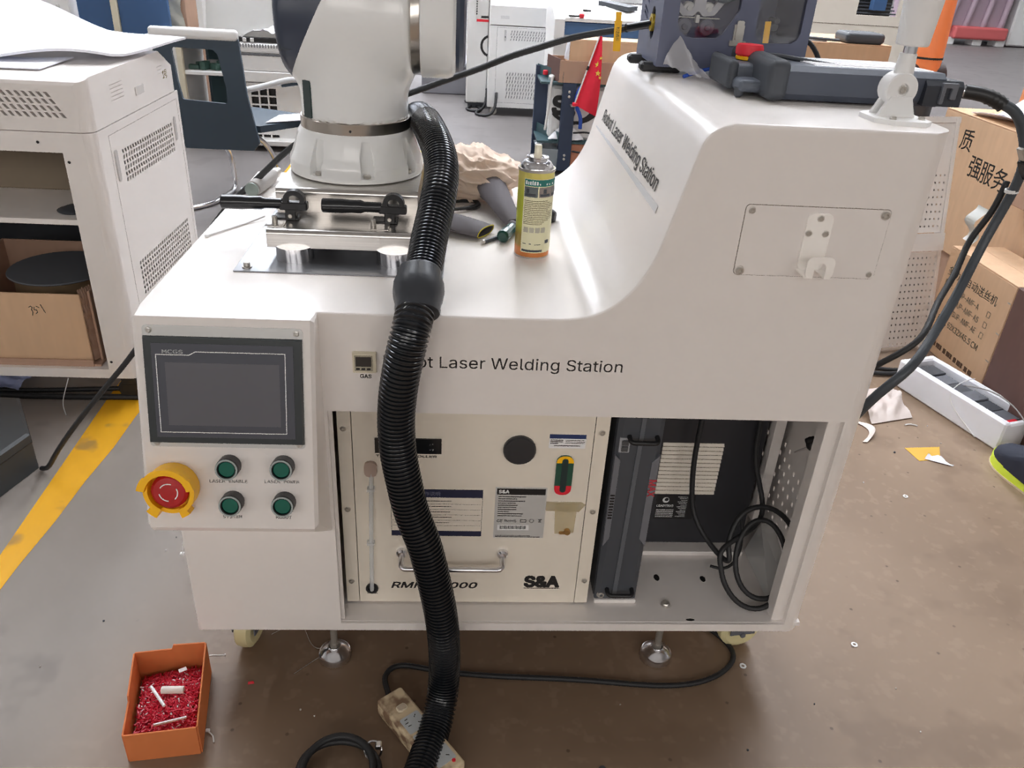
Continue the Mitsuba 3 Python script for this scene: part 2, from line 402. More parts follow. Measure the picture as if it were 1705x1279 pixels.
# the yellow line on the floor beside the walkway
def linetex(p, n, uv):
    w = smoothstep(.62, .76, fbm(p.x * 9, p.y * 9, 2.0, 4))
    col = mix(srgb(226, 170, 24), srgb(196, 140, 22), fbm(p.x * 5, p.y * 2, 4.0, 3))
    return mix(col, srgb(120, 100, 74), 0.6 * w)
bs('mat_line', None, 0.5, tex=proc(linetex))
n = 60
ys = np.linspace(-1.2, 9.0, n)
jag = (meshkit.fbm(np.stack([ys * 9, ys * 0, ys * 0], 1), 4) - .5) * .02
xl = -1.123 + np.minimum(ys - .7, .5) * (-.045); xr = -1.030 + np.minimum(ys - .67, .5) * (.04) + jag
top = np.vstack([np.stack([xl, ys, np.full(n, .0012)], 1), np.stack([xr, ys, np.full(n, .0012)], 1)])
i = np.arange(n - 1)
m = trimesh.Trimesh(top, np.vstack([np.stack([i, i + n, i + n + 1], 1), np.stack([i, i + n + 1, i + 1], 1)]), process=False)
part('floor', 'painted_line', m, 'mat_line', label='worn yellow line painted on the floor')
# ---------------------------------------------------------------- the welding station
D = 0.83                                                  # depth; its front face lies in y = 0
st = thing('welding_station', 'large white welding station with a low deck, sloped raised end and open front bay', 'machine')
L_, B_, R_, T_, DK = -0.5, 0.16, 0.733, 1.178, 0.859
# front outline: deck, S-shaped rise, raised block
S = V([(.10, DK - .0003), (.150, .8592), (.180, .8605), (.212, .866), (.240, .879), (.262, .897), (.282, .921), (.297, .948), (.308, .975), (.318, 1.013), (.328, 1.053), (.339, 1.1), (.347, 1.132), (.354, 1.152), (.366, 1.166), (.383, 1.1745), (.402, T_)])
S = spline(np.column_stack([S, np.zeros(len(S))]), 40)[:, :2]
OUT = [(L_, B_), (R_, B_), (R_, T_)] + [tuple(p) for p in S[::-1]] + [(L_, DK)]
def bevel_extrude(poly, y0, y1, radius):
    """Extrudes poly (x, z; anticlockwise) from y0 to y1, its front edge rounded, edge k with radius[k]."""
    P = V(poly, float); n = len(P)
    E = np.roll(P, -1, 0) - P; E /= np.linalg.norm(E, axis=1, keepdims=True)
    N = np.stack([-E[:, 1], E[:, 0]], 1)                 # inward
    rad = V(radius, float)
    lv = sorted(set([0, .0004, .0012, .0025, .004] + [max(radius) * (1 - math.cos(t)) for t in np.radians(np.arange(6, 91, 6))]))
    rings = []
    for y in lv + [y1 - y0]:
        ins = np.where(y < rad, rad - np.sqrt(np.maximum(rad ** 2 - (rad - y) ** 2, 0)), 0)
        a, b = np.roll(N, 1, 0), N; ia, ib = np.roll(ins, 1), ins
        det = a[:, 0] * b[:, 1] - a[:, 1] * b[:, 0]
        par = np.abs(det) < 1e-3; dd = np.where(par, 1, det)
        o = np.stack([(ia * b[:, 1] - ib * a[:, 1]) / dd, (a[:, 0] * ib - b[:, 0] * ia) / dd], 1)
        o = np.where(par[:, None], (a + b) / 2 * ((ia + ib) / 2)[:, None], o)
        q = P + o
        rings.append(np.stack([q[:, 0], np.full(n, y0 + y), q[:, 1]], 1))
    F = []
    for k in range(len(rings) - 1):
        j = np.arange(n); j2 = (j + 1) % n
        F += [np.stack([k * n + j, (k + 1) * n + j2, k * n + j2], 1), np.stack([k * n + j, (k + 1) * n + j, (k + 1) * n + j2], 1)]
    for k, flip in ((0, False), (len(rings) - 1, True)):
        f = np.array(m3.triangulate([np.ascontiguousarray(rings[k][:, [0, 2]])])).astype(int) + k * n
        q = rings[k][:, [0, 2]]; f0 = f[0] - k * n
        c = (q[f0[1]] - q[f0[0]]) ; d = (q[f0[2]] - q[f0[0]])
        s = c[0] * d[1] - c[1] * d[0]
        if (s > 0) == flip: f = f[:, ::-1]
        F.append(f)
    m = trimesh.Trimesh(np.vstack(rings), np.vstack(F), process=False)
    return flipfix(m)
nO = len(OUT)
rad = [.004] * nO; rad[0] = .004
for k in (1,): rad[k] = .042
rad[2] = .006
rad[-1] = .008
outer = man(bevel_extrude(OUT, 0, D, rad))
inn = Polygon([(L_ + .004, B_ + .018), (R_ - .004, B_ + .018), (R_ - .004, .70), (L_ + .004, .70)])
def hollow(poly):                                        # stays behind the rounded right front edge
    return man(at(extr(poly, D - .058), frame((0, D - .005, 0), (1, 0, 0), (0, 0, 1)))) + man(at(extr(poly.intersection(sbox(-1, 0, R_ - .055, 2)), D - .010), frame((0, D - .005, 0), (1, 0, 0), (0, 0, 1))))
inner = hollow(inn)
hole = man(trimesh.creation.box(bounds=[(-.218, -.1, .1815), (.690, .2, .676)]))
upper = hollow(Polygon(OUT).buffer(-.004).intersection(sbox(-1, .703, 1, 2)))
side_holes = []
for i in range(15):
    for j in range(9):
        yy, zz = .075 + i * .028 + (j % 2) * .014, .27 + j * .030
        if zz > .37 + .20 * (i / 14) and i < 12 and j > 5: continue
        side_holes.append((yy, zz))
hs = m3.Manifold.batch_boolean([man(trimesh.creation.box(bounds=[(R_ - .03, y - .0035, z - .0055), (R_ + .03, y + .0035, z + .0055)])) for y, z in side_holes], m3.OpType.Add)
right_hole_cut = hs
body = tri(outer - inner - hole - upper - right_hole_cut)
part(st, 'housing', body, WHITE, 28)
# folded inner edge of the bay
part(st, 'bay_flange', cat(rbox(.667, .700, .012, .018, .182, .676, .001), rbox(-.222, -.212, .010, .016, .182, .676, .001), rbox(-.218, .69, .010, .030, .671, .677, .001), rbox(.666, .670, .012, .045, .182, .676, .001)), WHITE)
part(st, 'floor_plate', rbox(-.494, .727, .006, .82, .172, .1822, .0008), WHITE)
for (x, y), (rx, ry) in zip([(.450, .137), (.553, .134), (.495, .012)], [(.006, .010), (.006, .009), (.009, .003)]):
    part(st, 'floor_slot', mv(extr(affinity.scale(Point(0, 0).buffer(1), rx, ry), .0006), x, y, .1820), INK)
part(st, 'floor_bolt', mv(screw_mesh(.009, .007), .452, .055, .1822), SCREW, 30)
# control panel: a wedge that leans out over the front
oP, bP = V([0, -.033, DK]), V([0, -.1186, .5175])
dP = (bP - oP) / np.linalg.norm(bP - oP)
MP = frame(oP, (1, 0, 0), -dP)                           # u = x, v = up along the panel from its top edge, w out
side = [(-.033, DK), (.01, DK), (.01, .41), (0, .418), (-.098, .500), (-.112, .506), (-.1186, .5175)]
cb = hull([(x + sx * .006, y, z) for x, sx in ((-.5, 1), (-.2235, -1)) for y, z in side] +
          [(x, y * .98 + .004 * .2, z - .001 + (.004 if z < .53 else -.004) * (y < -.02)) for x in (-.5, -.2235) for y, z in [(-.030, DK - .001), (.01, DK), (.01, .41), (0, .42), (-.096, .5035), (-.115, .5195)]])
part(st, 'control_panel', cb, WHITE, 20)
def onP(mesh, u=0, s=0, w=0): return at(mv(mesh, u, -s, w), MP)
pl = part(st, 'screen_plate', onP(extr(rrect(-.484, -.2405, -.2105, -.0135, .006), .0015)), ALU)
for u, s in ((-.474, .0215), (-.250, .0215), (-.4735, .2035), (-.2500, .2035)):
    part(st + '__screen_plate', 'screw', onP(screw_mesh(.0042, .0032), u, s, .0015), SCREW, 30)
scr = part(st, 'touch_screen', cat([onP(hull([(x0, y0, .0015) for x0, y0 in ((-.4835, -.030), (-.2415, -.030), (-.4835, -.2035), (-.2415, -.2035))] +
     [(x0, y0, .008) for x0, y0 in ((-.4815, -.032), (-.2435, -.032), (-.4815, -.2015), (-.2435, -.2015))])),]), SCREENF, 10, label='dark touch screen')
part(scr, 'glass', onP(extr(sbox(-.4695, -.1920, -.2545, -.0400), .0009), 0, 0, .0080), GLASSY)
part(scr, 'display', onP(extr(sbox(-.450, -.172, -.2765, -.070), .0003), 0, 0, .0089), bs('mat_display', (92, 92, 98), 0.25))
line = LineString([(-.463, -.058), (-.413, -.058), (-.403, -.0525), (-.267, -.0525), (-.268, -.1835), (-.463, -.1835), (-.463, -.058)]).buffer(.0006, cap_style=2)
part(scr, 'frame_line', onP(extr(line, .0004), 0, 0, .0089), INKW)
part(scr, 'lettering', onP(text('MCGS', .0058, .0004, width=.032, font='DejaVuSansMono.woff2', bold=1), -.4535, .0560, .0089), bs('mat_grey_print', (160, 163, 164), .5))
# push buttons
bezel = cat(ringp(.0150, .0182, 0, .019, 28), ringp(.0136, .0178, .019, .0222, 28))
for (u, s, t) in ((-.3620, .2410, 'LASER ENABLE'), (-.2765, .2405, 'LASER POWER'), (-.3595, .3035, 'SYSTEM'), (-.2765, .3035, 'ROBOT')):
    b = part(st, 'push_button', onP(cat(bezel, cyl(.0155, 0, .012, 24)), u, s), BLACK, 30)
    part(b, 'cap', onP(cyl(.0134, .010, .0195, 24, .0012), u, s), GREENB, 30, label='green cap')
    part(b, 'rim', onP(ringp(.0150, .0176, .0222, .0231, 28), u, s), bs('mat_rim', (150, 160, 158), .3) if 'mat_rim' not in scene else 'mat_rim', 30)
    part(st, 'lettering', onP(text(t, .0052, .0003, width={12: .0605, 11: .0560, 6: .0300, 5: .0255}[len(t)], font='DejaVuSansMono.woff2', center=True), u - .0005 + (-.003 if len(t) > 6 else -.002), s + .0305), INK, label='black ' + t + ' lettering')
# emergency stop
eu, es = -.4505, .2770
def arc(r0, r1, a0, a1, n=20):
    a = np.radians(np.linspace(a0, a1, n))
    return Polygon([(r1 * math.cos(t), r1 * math.sin(t)) for t in a] + [(r0 * math.cos(t), r0 * math.sin(t)) for t in a[::-1]])
guard = cat(cyl(.0400, 0, .010, 36, .003), mv(extr(arc(.0335, .0405, 18, 162), .038), 0, 0, .008), mv(extr(arc(.0335, .0405, -52, 20), .026), 0, 0, .008), mv(extr(arc(.0335, .0405, 160, 232), .022), 0, 0, .008),
            mv(extr(arc(.0330, .0445, 12, 36), .010), 0, 0, .036), mv(extr(arc(.0330, .0450, 144, 170), .010), 0, 0, .036), mv(extr(arc(.0335, .0430, 36, 144), .008), 0, 0, .038),
            mv(extr(arc(.0330, .0500, 222, 244), .022), 0, 0, .008), mv(extr(arc(.0330, .0480, 292, 310), .022), 0, 0, .008), mv(extr(arc(.0335, .0405, 240, 296), .012), 0, 0, .008))
gd = part(st, 'emergency_stop', onP(guard, eu, es), YELLOW, 30, label='yellow guard of the emergency stop')
part(gd, 'button', onP(lathe([(0, .010), (.017, .010), (.017, .016), (.0265, .018), (.0290, .022), (.0285, .027), (.024, .0305), (.012, .032), (0, .032)], 36), eu, es), REDK, 30, label='red mushroom button')
part(gd, 'arrow_marks', onP(extr(unary_union([arc(.0135, .0152, a, a + 78) for a in (70, 190, 310)]), .0010), eu, es, .0318), INKW)
# gas gauge
gg = part(st, 'gas_gauge', at(cat(extr(rrect(-.1705, -.1325, .7545, .7915, .001), .006), extr(sbox(-.1705, .7885, -.1325, .7915), .008)), frame((0, 0, 0), (1, 0, 0), (0, 0, 1))), BEIGE, label='small square gas gauge')
fr0 = frame((0, 0, 0), (1, 0, 0), (0, 0, 1))
def onF(mesh, x=0, z=0, w=0, y=0): return at(mv(mesh, x, z, w), frame((0, y, 0), (1, 0, 0), (0, 0, 1)))
part(gg, 'screen', onF(extr(sbox(-.1655, .7665, -.1400, .7845), .0006), w=.006), bs('mat_gauge', (50, 48, 46), .3))
part(gg, 'frame', onF(extr(rrect(-.1675, -.1380, .7585, .7865, .001).difference(sbox(-.1655, .7665, -.1400, .7845)), .0012), w=.006), bs('mat_gauge_frame', (150, 144, 128), .4))
for k in range(3): part(gg, 'key', onF(extr(sbox(-.1650 + k * .0087, .7605, -.1590 + k * .0087, .7640), .0014), w=.006), INK)
part(st, 'lettering', onF(text('GAS', .0068, .0003, bold=2, center=True), -.1505, .7418), INK, label='black GAS lettering')
part(st, 'lettering', onF(text('Robot Laser Welding Station', .0205, .0003, width=.3985), -.1205, .7645, 0), INK, label='black Robot Laser Welding Station lettering on the front')
# lettering and taped seam on the slope
ns = V([-.9694, 0, .2455]); us = V([.2455, 0, .9694])
def onS(mesh, y, z, w=0):
    j = np.interp(z, S[8:34, 1], S[8:34, 0]); return at(mesh, frame(V([j, y, z]) + ns * w, (0, -1, 0), us))
part(st, 'lettering', onS(text('Robot Laser Welding Station', .0255, .0004, width=.600), .735, 1.037, .0012), INK, label='black Robot Laser Welding Station lettering on the slope')
part(st, 'tape_strip', onS(extr(Polygon([(0, 0), (.690, .000), (.690, .013), (0, .004)]), .0004), .778, 1.014, .0012), bs('mat_tape_strip', (196, 197, 199), .25), label='clear tape strip')
# hook plate on the raised end
hp = part(st, 'hook_plate', onF(extr(rrect(.4345, .6635, .9475, 1.0600, .006), .0016)), WHITE, label='screwed cover plate')
part(st, 'plate_gap', onF(extr(rrect(.4335, .6645, .9465, 1.0610, .007).difference(rrect(.4345, .6635, .9475, 1.0600, .006)), .0003)), bs('mat_gap', (120, 112, 104), .8))
for x, z, r in ((.444, 1.0515, .0045), (.655, 1.052, .0062), (.443, .9545, .0062), (.655, .9545, .0040)): part(hp, 'screw', onF(screw_mesh(r, r * .8), x, z, .0016), SCREW, 30)
back = rrect(.5335, .5745, .960, 1.0510, .010)
hook = part(st, 'hook', cat(onF(extr(back, .0022), w=.0016),
     onF(mv(extr(rrect(.5335, .5775, .958, .9935, .010).difference(rrect(.5465, .5650, .94, .984, .009)), .0022), 0, 0, .036)),
     rbox(.5335, .5470, -.038, -.0016, .958, .9605, .0004), rbox(.5645, .5775, -.038, -.0016, .958, .9605, .0004)), bs('mat_hook', (240, 237, 232), .3), 25, label='white hook')
for x, z in ((.5535, 1.0435), (.5395, 1.0195), (.5665, 1.0195)): part(hook, 'screw', onF(screw_mesh(.0043, .0032), x, z, .0038), SCREW, 30)
# feet and castors
foot = lathe([(0, .022), (.012, .022), (.013, .034), (.016, .030), (.024, .026), (.030, .018), (.034, .016), (.035, .012), (.035, .002), (.033, 0), (0, 0)], 40)
stem = cat(cyl(.0075, .03, .166, 16), cyl(.0115, .032, .043, 6))
fd = shape(foot, CHROME, smooth=30); sd = shape(stem, 'mat_screw', smooth=30)
for x, y in ((-.250, .080), (.461, .080)):
    M = np.eye(4); M[:3, 3] = (x, y, 0)
    f = part(st, 'levelling_foot', fd, None, to_world=M); part(f, 'stem', sd, None, to_world=M)
wh = cat(rot(mv(lathe([(.012, -.019), (.036, -.019), (.046, -.013), (.048, 0), (.046, .013), (.036, .019), (.012, .019), (.012, -.019)], 40)), 90, (1, 0, 0)), rot(cyl(.013, -.021, .021, 16), 90, (1, 0, 0)))
brk = cat(rbox(-.03, .03, -.027, -.024, .0, .094, .001), rbox(-.03, .03, .024, .027, .0, .094, .001), rbox(-.035, .035, -.034, .034, .094, .115, .002), rot(cyl(.006, -.03, .03, 12), 90, (1, 0, 0)))
wd = shape(wh, CREAM, smooth=30); bd = shape(brk, 'mat_mid_grey', smooth=20)
for x, y, a in ((.655, .125, 8), (-.440, .125, 78), (.655, .73, 30), (-.440, .73, 20)):
    M = np.eye(4); M[:2, :2] = [[math.cos(math.radians(a)), -math.sin(math.radians(a))], [math.sin(math.radians(a)), math.cos(math.radians(a))]]; M[:3, 3] = (x, y, .048)
    c = part(st, 'castor', bd, None, to_world=M); part(c, 'wheel', wd, None, to_world=M, label='cream plastic wheel')

# ---------------------------------------------------------------- inside the bay: chiller, laser source, welder, cable
YC = .055
ch = thing('chiller', 'white rack-mount water chiller filling the left of the open front bay', 'chiller')
part(ch, 'body', rbox(-.183, .253, YC + .004, .62, .186, .63, .002), LINER)
part(ch, 'front_panel', onF(extr(sbox(-.1865, .187, .2555, .668), .004), y=YC + .004), LINER)
for x0, x1 in ((-.2125, -.1880), (.2570, .2830)): part(ch, 'rack_ear', onF(extr(sbox(x0, .187, x1, .668), .0030), y=YC + .003), LINER)
for x, z in ((-.2015, .606), (-.2015, .424), (-.2015, .242), (.2700, .608), (.2710, .426), (.2725, .248)): part(ch, 'screw', onF(screw_mesh(.0048, .004), x, z, y=YC), SCREW, 30)
def onC(mesh, x=0, z=0, w=0): return onF(mesh, x, z, w, YC)
dp = part(ch, 'display', onC(extr(sbox(-.146, .5565, -.0245, .5885), .003)), BLACKG, label='black temperature display')
part(dp, 'marks', onC(cat(mv(text('- ▲'.replace('▲', '^'), .004, .0003), -.046, .575), mv(text('- v', .004, .0003), -.046, .564)), w=.003), INKW)
part(ch, 'lettering', onC(text('TEMP CONTROLLER', .0044, .0003, width=.112, bold=2), -.145, .5465), INK, label='black CONTROLLER lettering')
part(ch, 'round_cover', onC(lathe([(0, 0), (.0305, 0), (.0305, .006), (.028, .009), (0, .010)], 40), .1195, .569), bs('mat_cover', (44, 45, 48), .35), 30, label='round black filler cover')
lb = part(ch, 'warning_label', onC(extr(sbox(.1735, .573, .2415, .6035), .0005)), INKW, label='small white label with a blue head')
part(lb, 'print', onC(cat(extr(sbox(.1735, .5945, .2415, .6035), .0004)), w=.0005), bs('mat_label_blue', (34, 52, 96), .5))
part(lb, 'lines', onC(extr(unary_union([sbox(.1755, z, x, z + .0016) for z, x in ((.590, .199), (.5865, .199), (.583, .190))] + [sbox(.203, z, .2395, z + .0009) for z in (.5905, .5872, .584)] + [sbox(.183, .578, .232, .5795)]), .0003), w=.0005), INK)
lv = part(ch, 'level_gauge', onC(extr(rrect(.1905, .2230, .4685, .5575, .014), .004)), bs('mat_level_green', (36, 78, 62), .3), label='water level gauge, green between a yellow top and a red bottom')
part(lv, 'yellow_zone', onC(extr(rrect(.1905, .2230, .4685, .5575, .014).intersection(sbox(.18, .542, .24, .56)), .0006), w=.004), YELLOW)
part(lv, 'red_zone', onC(extr(rrect(.1905, .2230, .4685, .5575, .014).intersection(sbox(.18, .46, .24, .490)), .0006), w=.004), RED)
part(lv, 'window', onC(extr(rrect(.2010, .2125, .4755, .5520, .005), .0012), w=.0042), bs('mat_level_window', (34, 52, 52), .2))
inst = part(ch, 'instruction_label', onC(extr(rrect(-.1190, .0555, .362, .4745, .003), .0005)), LINER, label='instruction label with dark blue bands')
part(inst, 'bands', onC(extr(rrect(-.1190, .0555, .362, .4745, .003).intersection(unary_union([sbox(-.2, .4555, .2, .5), sbox(-.2, .35, .2, .3745)])), .0004), w=.0005), bs('mat_navy_print', (32, 36, 62), .5))
part(inst, 'lines', onC(extr(unary_union([sbox(-.114, z, x, z + .0011) for z, x in ((.4465, -.004), (.4335, -.004), (.4205, -.006), (.4075, -.003), (.3945, -.008))] + [sbox(-.117, z - .004, .0535, z - .0036) for z in (.4435, .4305, .4175, .4045, .3915)] + [LineString([(-.1188, .3625), (.0553, .3625), (.0553, .4742), (-.1188, .4742), (-.1188, .3625)]).buffer(.0003)]), .0003), w=.0005), INK)
part(inst, 'lettering', onC(cat(text('操作说明', .0075, .0003, font=CJK), ), -.066, .4605, .0009), bs('mat_band_print', (110, 112, 130), .5))
sp = part(ch, 'rating_plate', onC(extr(sbox(.0795, .3595, .1785, .4820), .0007)), ALU, label='silver rating plate with S&A in its head')
part(sp, 'head', onC(extr(sbox(.0825, .4650, .1755, .4790), .0004), w=.0007), INK)
part(sp, 'lettering', onC(cat(text('S&A', .0070, .0003, bold=3, width=.0205)), .0855, .4686, .0011), INKW)
part(sp, 'lines', onC(extr(unary_union([sbox(.0855, .4590 - k * .0051, .0855 + w_, .4607 - k * .0051) for k, w_ in enumerate((.053, .036, .052, .034, .038, .036, .036, .022, .050, .047))] +
     [sbox(.0915 + k * .0026, .3815, .0915 + k * .0026 + (.0013 if k % 3 else .0019), .3895) for k in range(20)] + [sbox(.083, .3640, .152, .3652), sbox(.083, .3612, .172, .3626)]), .0003), w=.0007), INK)
part(sp, 'lettering', onC(text('CE RoHS', .0060, .0003, width=.038, bold=1), .0850, .3985, .0007), INK)
part(sp, 'symbols', onC(extr(unary_union([LineString([(.131, .399), (.142, .399), (.142, .405), (.131, .405), (.131, .399)]).buffer(.0006), Point(.153, .402).buffer(.0045).difference(Point(.153, .402).buffer(.0035)), sbox(.165, .405, .173, .4062), sbox(.166, .399, .172, .400), LineString([(.167, .400), (.171, .405)]).buffer(.0005), LineString([(.171, .400), (.167, .405)]).buffer(.0005)]), .0003), w=.0007), INK)
part(sp, 'sheet', onC(extr(sbox(.0865, .3785, .1485, .3915), .00025), w=.0005), INKW)
hd = part(ch, 'handle', cat(bend([(-.100, YC, .320), (-.100, YC - .034, .305), (.100, YC - .034, .305), (.100, YC, .3200)], .0052, .012, 14)), CHROME, True, label='chrome bar handle')
for x in (-.100, .100): part(hd, 'collar', onC(lathe([(0, 0), (.0105, 0), (.0105, .008), (.007, .012), (0, .012)], 20), x, .3205), CHROME, 30)
part(ch, 'lettering', onC(text('RMFL-2000', .0145, .0004, width=.1755, slant=.22, bold=2), -.1225, .2255), INK, label='black RMFL-2000 lettering')
sa = part(ch, 'lettering', onC(cat(text('S&A', .0260, .0004, width=.0735, bold=5), mv(extr(sbox(0, -.0052, .0745, -.0038), .0004))), .1480, .2310), INK, label='large black S&A logo')
part(ch, 'drain_port', onC(lathe([(0, 0), (.0125, 0), (.0125, .004), (.008, .004), (.008, .001), (0, .001)], 28), -.1610, .2245), BLACKG, 30)
part(ch, 'lettering', onC(text('DRAIN', .0032, .0003, width=.020, bold=2), -.1705, .2085), INK, label='black DRAIN lettering')
hg = part(ch, 'drain_tube', cat(tube(spline([(-.154, YC - .003, .512), (-.156, YC - .006, .44), (-.1585, YC - .006, .34), (-.1605, YC - .008, .225)], 24), .0042, 8)), FILM, True, label='clear drain tube')
part(hg, 'clip', onC(extr(rrect(-.1665, -.1435, .505, .537, .009), .007)), bs('mat_clip', (170, 150, 138), .5))
part(hg, 'tube_clamp', onC(cat(extr(rrect(-.1625, -.1485, .474, .4795, .001), .012), extr(rrect(-.1665, -.1520, .345, .350, .001), .012))), FILM)
tg = part(ch, 'taped_bag', onC(cat(extr(Polygon([(.172, .449), (.246, .449), (.256, .443), (.244, .425), (.180, .427), (.168, .437)]), .0006), mv(extr(Polygon([(.196, .446), (.240, .446), (.238, .374), (.200, .371)]), .0005), 0, 0, .0007))), TAPEY, label='yellowed tape holding a clear bag')
part(tg, 'brass_fitting', onC(cat(mv(rot(cyl(.0058, 0, .008, 16), 0), .2245, .3795, .001), mv(extr(rrect(-.012, 0, -.004, .001, .001), .003), .221, .376, .001))), bs('mat_brass', (186, 148, 96), .3, metal=.8), 30)

ls = thing('laser_source', 'tall dark grey laser source standing beside the white chiller in the bay', 'laser source')
YL = .062
M_L = frame((0, YL, 0), (1, 0, 0), (0, 0, 1))
part(ls, 'body', rbox(.298, .386, YL + .006, .58, .192, .672, .004), DKGREY)
part(ls, 'front_panel', cat(at(hull([(x, z, w) for x, z in ((.299, .193), (.386, .193), (.299, .671), (.386, .671)) for w in (-.006, 0)] + [(x, z, .006) for x, z in ((.309, .203), (.377, .203), (.309, .661), (.377, .661))]), M_L)), bs('mat_laser_front', (64, 68, 74), .45), 15)
part(ls, 'front_rib', at(extr(Polygon([(.334, .21), (.343, .21), (.349, .655), (.341, .655)]), .004), frame((0, YL - .005, 0), (1, 0, 0), (0, 0, 1))), bs('mat_laser_rib', (88, 92, 98), .4))
for pts in ([(.3, .56), (.311, .548), (.311, .36), (.3, .34)], [(.386, .56), (.372, .545), (.372, .36), (.386, .34)]):
    part(ls, 'side_inlay', at(extr(Polygon(pts), .0075), M_L), bs('mat_laser_inlay', (104, 106, 112), .45) if 'mat_laser_inlay' not in scene else 'mat_laser_inlay')
for z0 in (.598, .222):
    part(ls, 'handle', bend([(.322, YL, z0 + .004), (.322, YL - .024, z0), (.374, YL - .024, z0), (.374, YL, z0 + .004)], .0045, .010, 10), BLACK, True)
sw = part(ls, 'power_switch', at(extr(Polygon([(.305, .566), (.325, .566), (.325, .592), (.321, .598), (.305, .598)]), .007), M_L), bs('mat_switch_frame', (150, 152, 156), .4))
for z0 in (.5695, .5825): part(sw, 'rocker', at(extr(sbox(.3095, z0, .3215, z0 + .0105), .010), M_L), bs('mat_rocker', (70, 72, 74), .4) if 'mat_rocker' not in scene else 'mat_rocker')
part(ls, 'lettering', onF(rot(text('MAX', .0135, .0004, width=.040, bold=2), -90), .3730, .505, .0080, YL), INKR, label='red MAX lettering')
part(ls, 'louvre_marks', onF(extr(unary_union([sbox(.3015, .410 + k * .0068, .3100, .4135 + k * .0068) for k in range(9)]), .0004), w=.0077, y=YL), INK)
part(ls, 'foot_bracket', rbox(.300, .388, YL - .004, YL + .08, .1822, .192, .001), WHITE)
part(ls, 'screw', onF(screw_mesh(.007, .004), .312, .207, .004, YL), SCREW, 30)

wd_ = thing('welder_unit', 'black boxed power unit with white louvres at the back of the bay', 'power unit')
YW = .240
part(wd_, 'body', rbox(.392, .668, YW, .76, .194, .690, .003), bs('mat_welder', (40, 41, 46), .45))
part(wd_, 'base', rbox(.392, .665, YW - .030, .76, .1822, .194, .001), WHITE)
for k in range(13):
    z = .3365 + k * .01055
    x0, x1 = .4445, .5785
    part(wd_, 'louvre', hull([(x, y, zz) for x in (x0 + .0002, x1) for y, zz in ((YW, z), (YW - .004, z + .0000), (YW - .004, z + .0012), (YW - .001, z + .0068), (YW, z + .0070))]), LINER)
part(wd_, 'rating_label', onF(extr(sbox(.4525, .2645, .540, .3310), .0004), y=YW), INK)
part(wd_, 'lettering', onF(cat(mv(text('LEADTIGO', .0058, .0003, width=.038, bold=2), .4545, .2985), mv(extr(Point(0, 0).buffer(.0075).difference(Point(.0015, .0015).buffer(.0048)), .0003), .4735, .3175), mv(extr(unary_union([sbox(0, -k * .0048, .040, .0016 - k * .0048) for k in range(5)]), .0003), .4545, .289), mv(extr(unary_union([sbox(0 + .004 * (k % 3), -k * .0045, .022, .001 - k * .0045) for k in range(13)]), .0003), .5005, .3255)), y=YW, w=.0004), INKW, label='white LEADTIGO label print')
part(st, 'bay_post', rbox(.680, .703, .236, .262, .262, .690, .001), WHITE)
part(st, 'bay_wedge', hull([(x, y, z) for x, y, z in ((.676, .05, .183), (.728, .05, .183), (.728, .23, .183), (.676, .23, .183), (.700, .23, .262), (.728, .23, .262), (.72, .05, .20), (.728, .05, .20))]), ALU)
def coil(path, r=.0055, n=160, k=10): return tube(spline(path, n), r, k)
cp = [(.508, .222, .70), (.505, .200, .60), (.504, .198, .47), (.510, .190, .38), (.535, .160, .30), (.565, .125, .262)]
t = np.linspace(0, 4.1 * PI, 46)
loop = [(.6480 + .010 * math.sin(a * .37) + (.066 + .012 * math.sin(.6 * a)) * math.cos(-a + 3.3), .092 + .045 * math.sin(-a + 3.3) + .010 * math.sin(a * .33 + 1), .280 + .006 * math.cos(a * .41) + (.082 + .010 * math.cos(a * .5)) * math.sin(-a + 3.3)) for a in t]
cb1 = tube(spline(cp[:5] + loop + [(.66, .16, .33), (.648, .21, .43), (.64, .225, .56), (.63, .225, .69)], 420), .0056, 10)
single('coiled_cable', cb1, RUBBER, 'thick black cable hanging in loops at the right end of the open bay', 'cable', smooth=True)
single('thin_cable', tube(spline([(.640, .212, .30), (.645, .200, .27), (.640, .175, .236), (.620, .150, .215), (.595, .14, .208), (.570, .150, .206)], 50), .0032, 8), RUBBER, 'thin black cable end hooked beside the loops in the bay', 'cable', smooth=True)
gl = thing('cable_gland', 'black cable tie knot with a metal pin on the inner side wall of the bay', 'cable clip')
part(gl, 'knob', cat(mv(trimesh.creation.icosphere(2, .013), .690, .085, .572), mv(trimesh.creation.icosphere(2, .011), .700, .075, .566), tube(spline([(.680, .09, .575), (.690, .08, .585), (.704, .06, .577), (.716, .05, .58)], 14), .008, 10)), BLACK, True)
part(gl, 'pin', tube([(.684, .082, .570), (.664, .098, .545)], .0016, 8), CHROME, True)
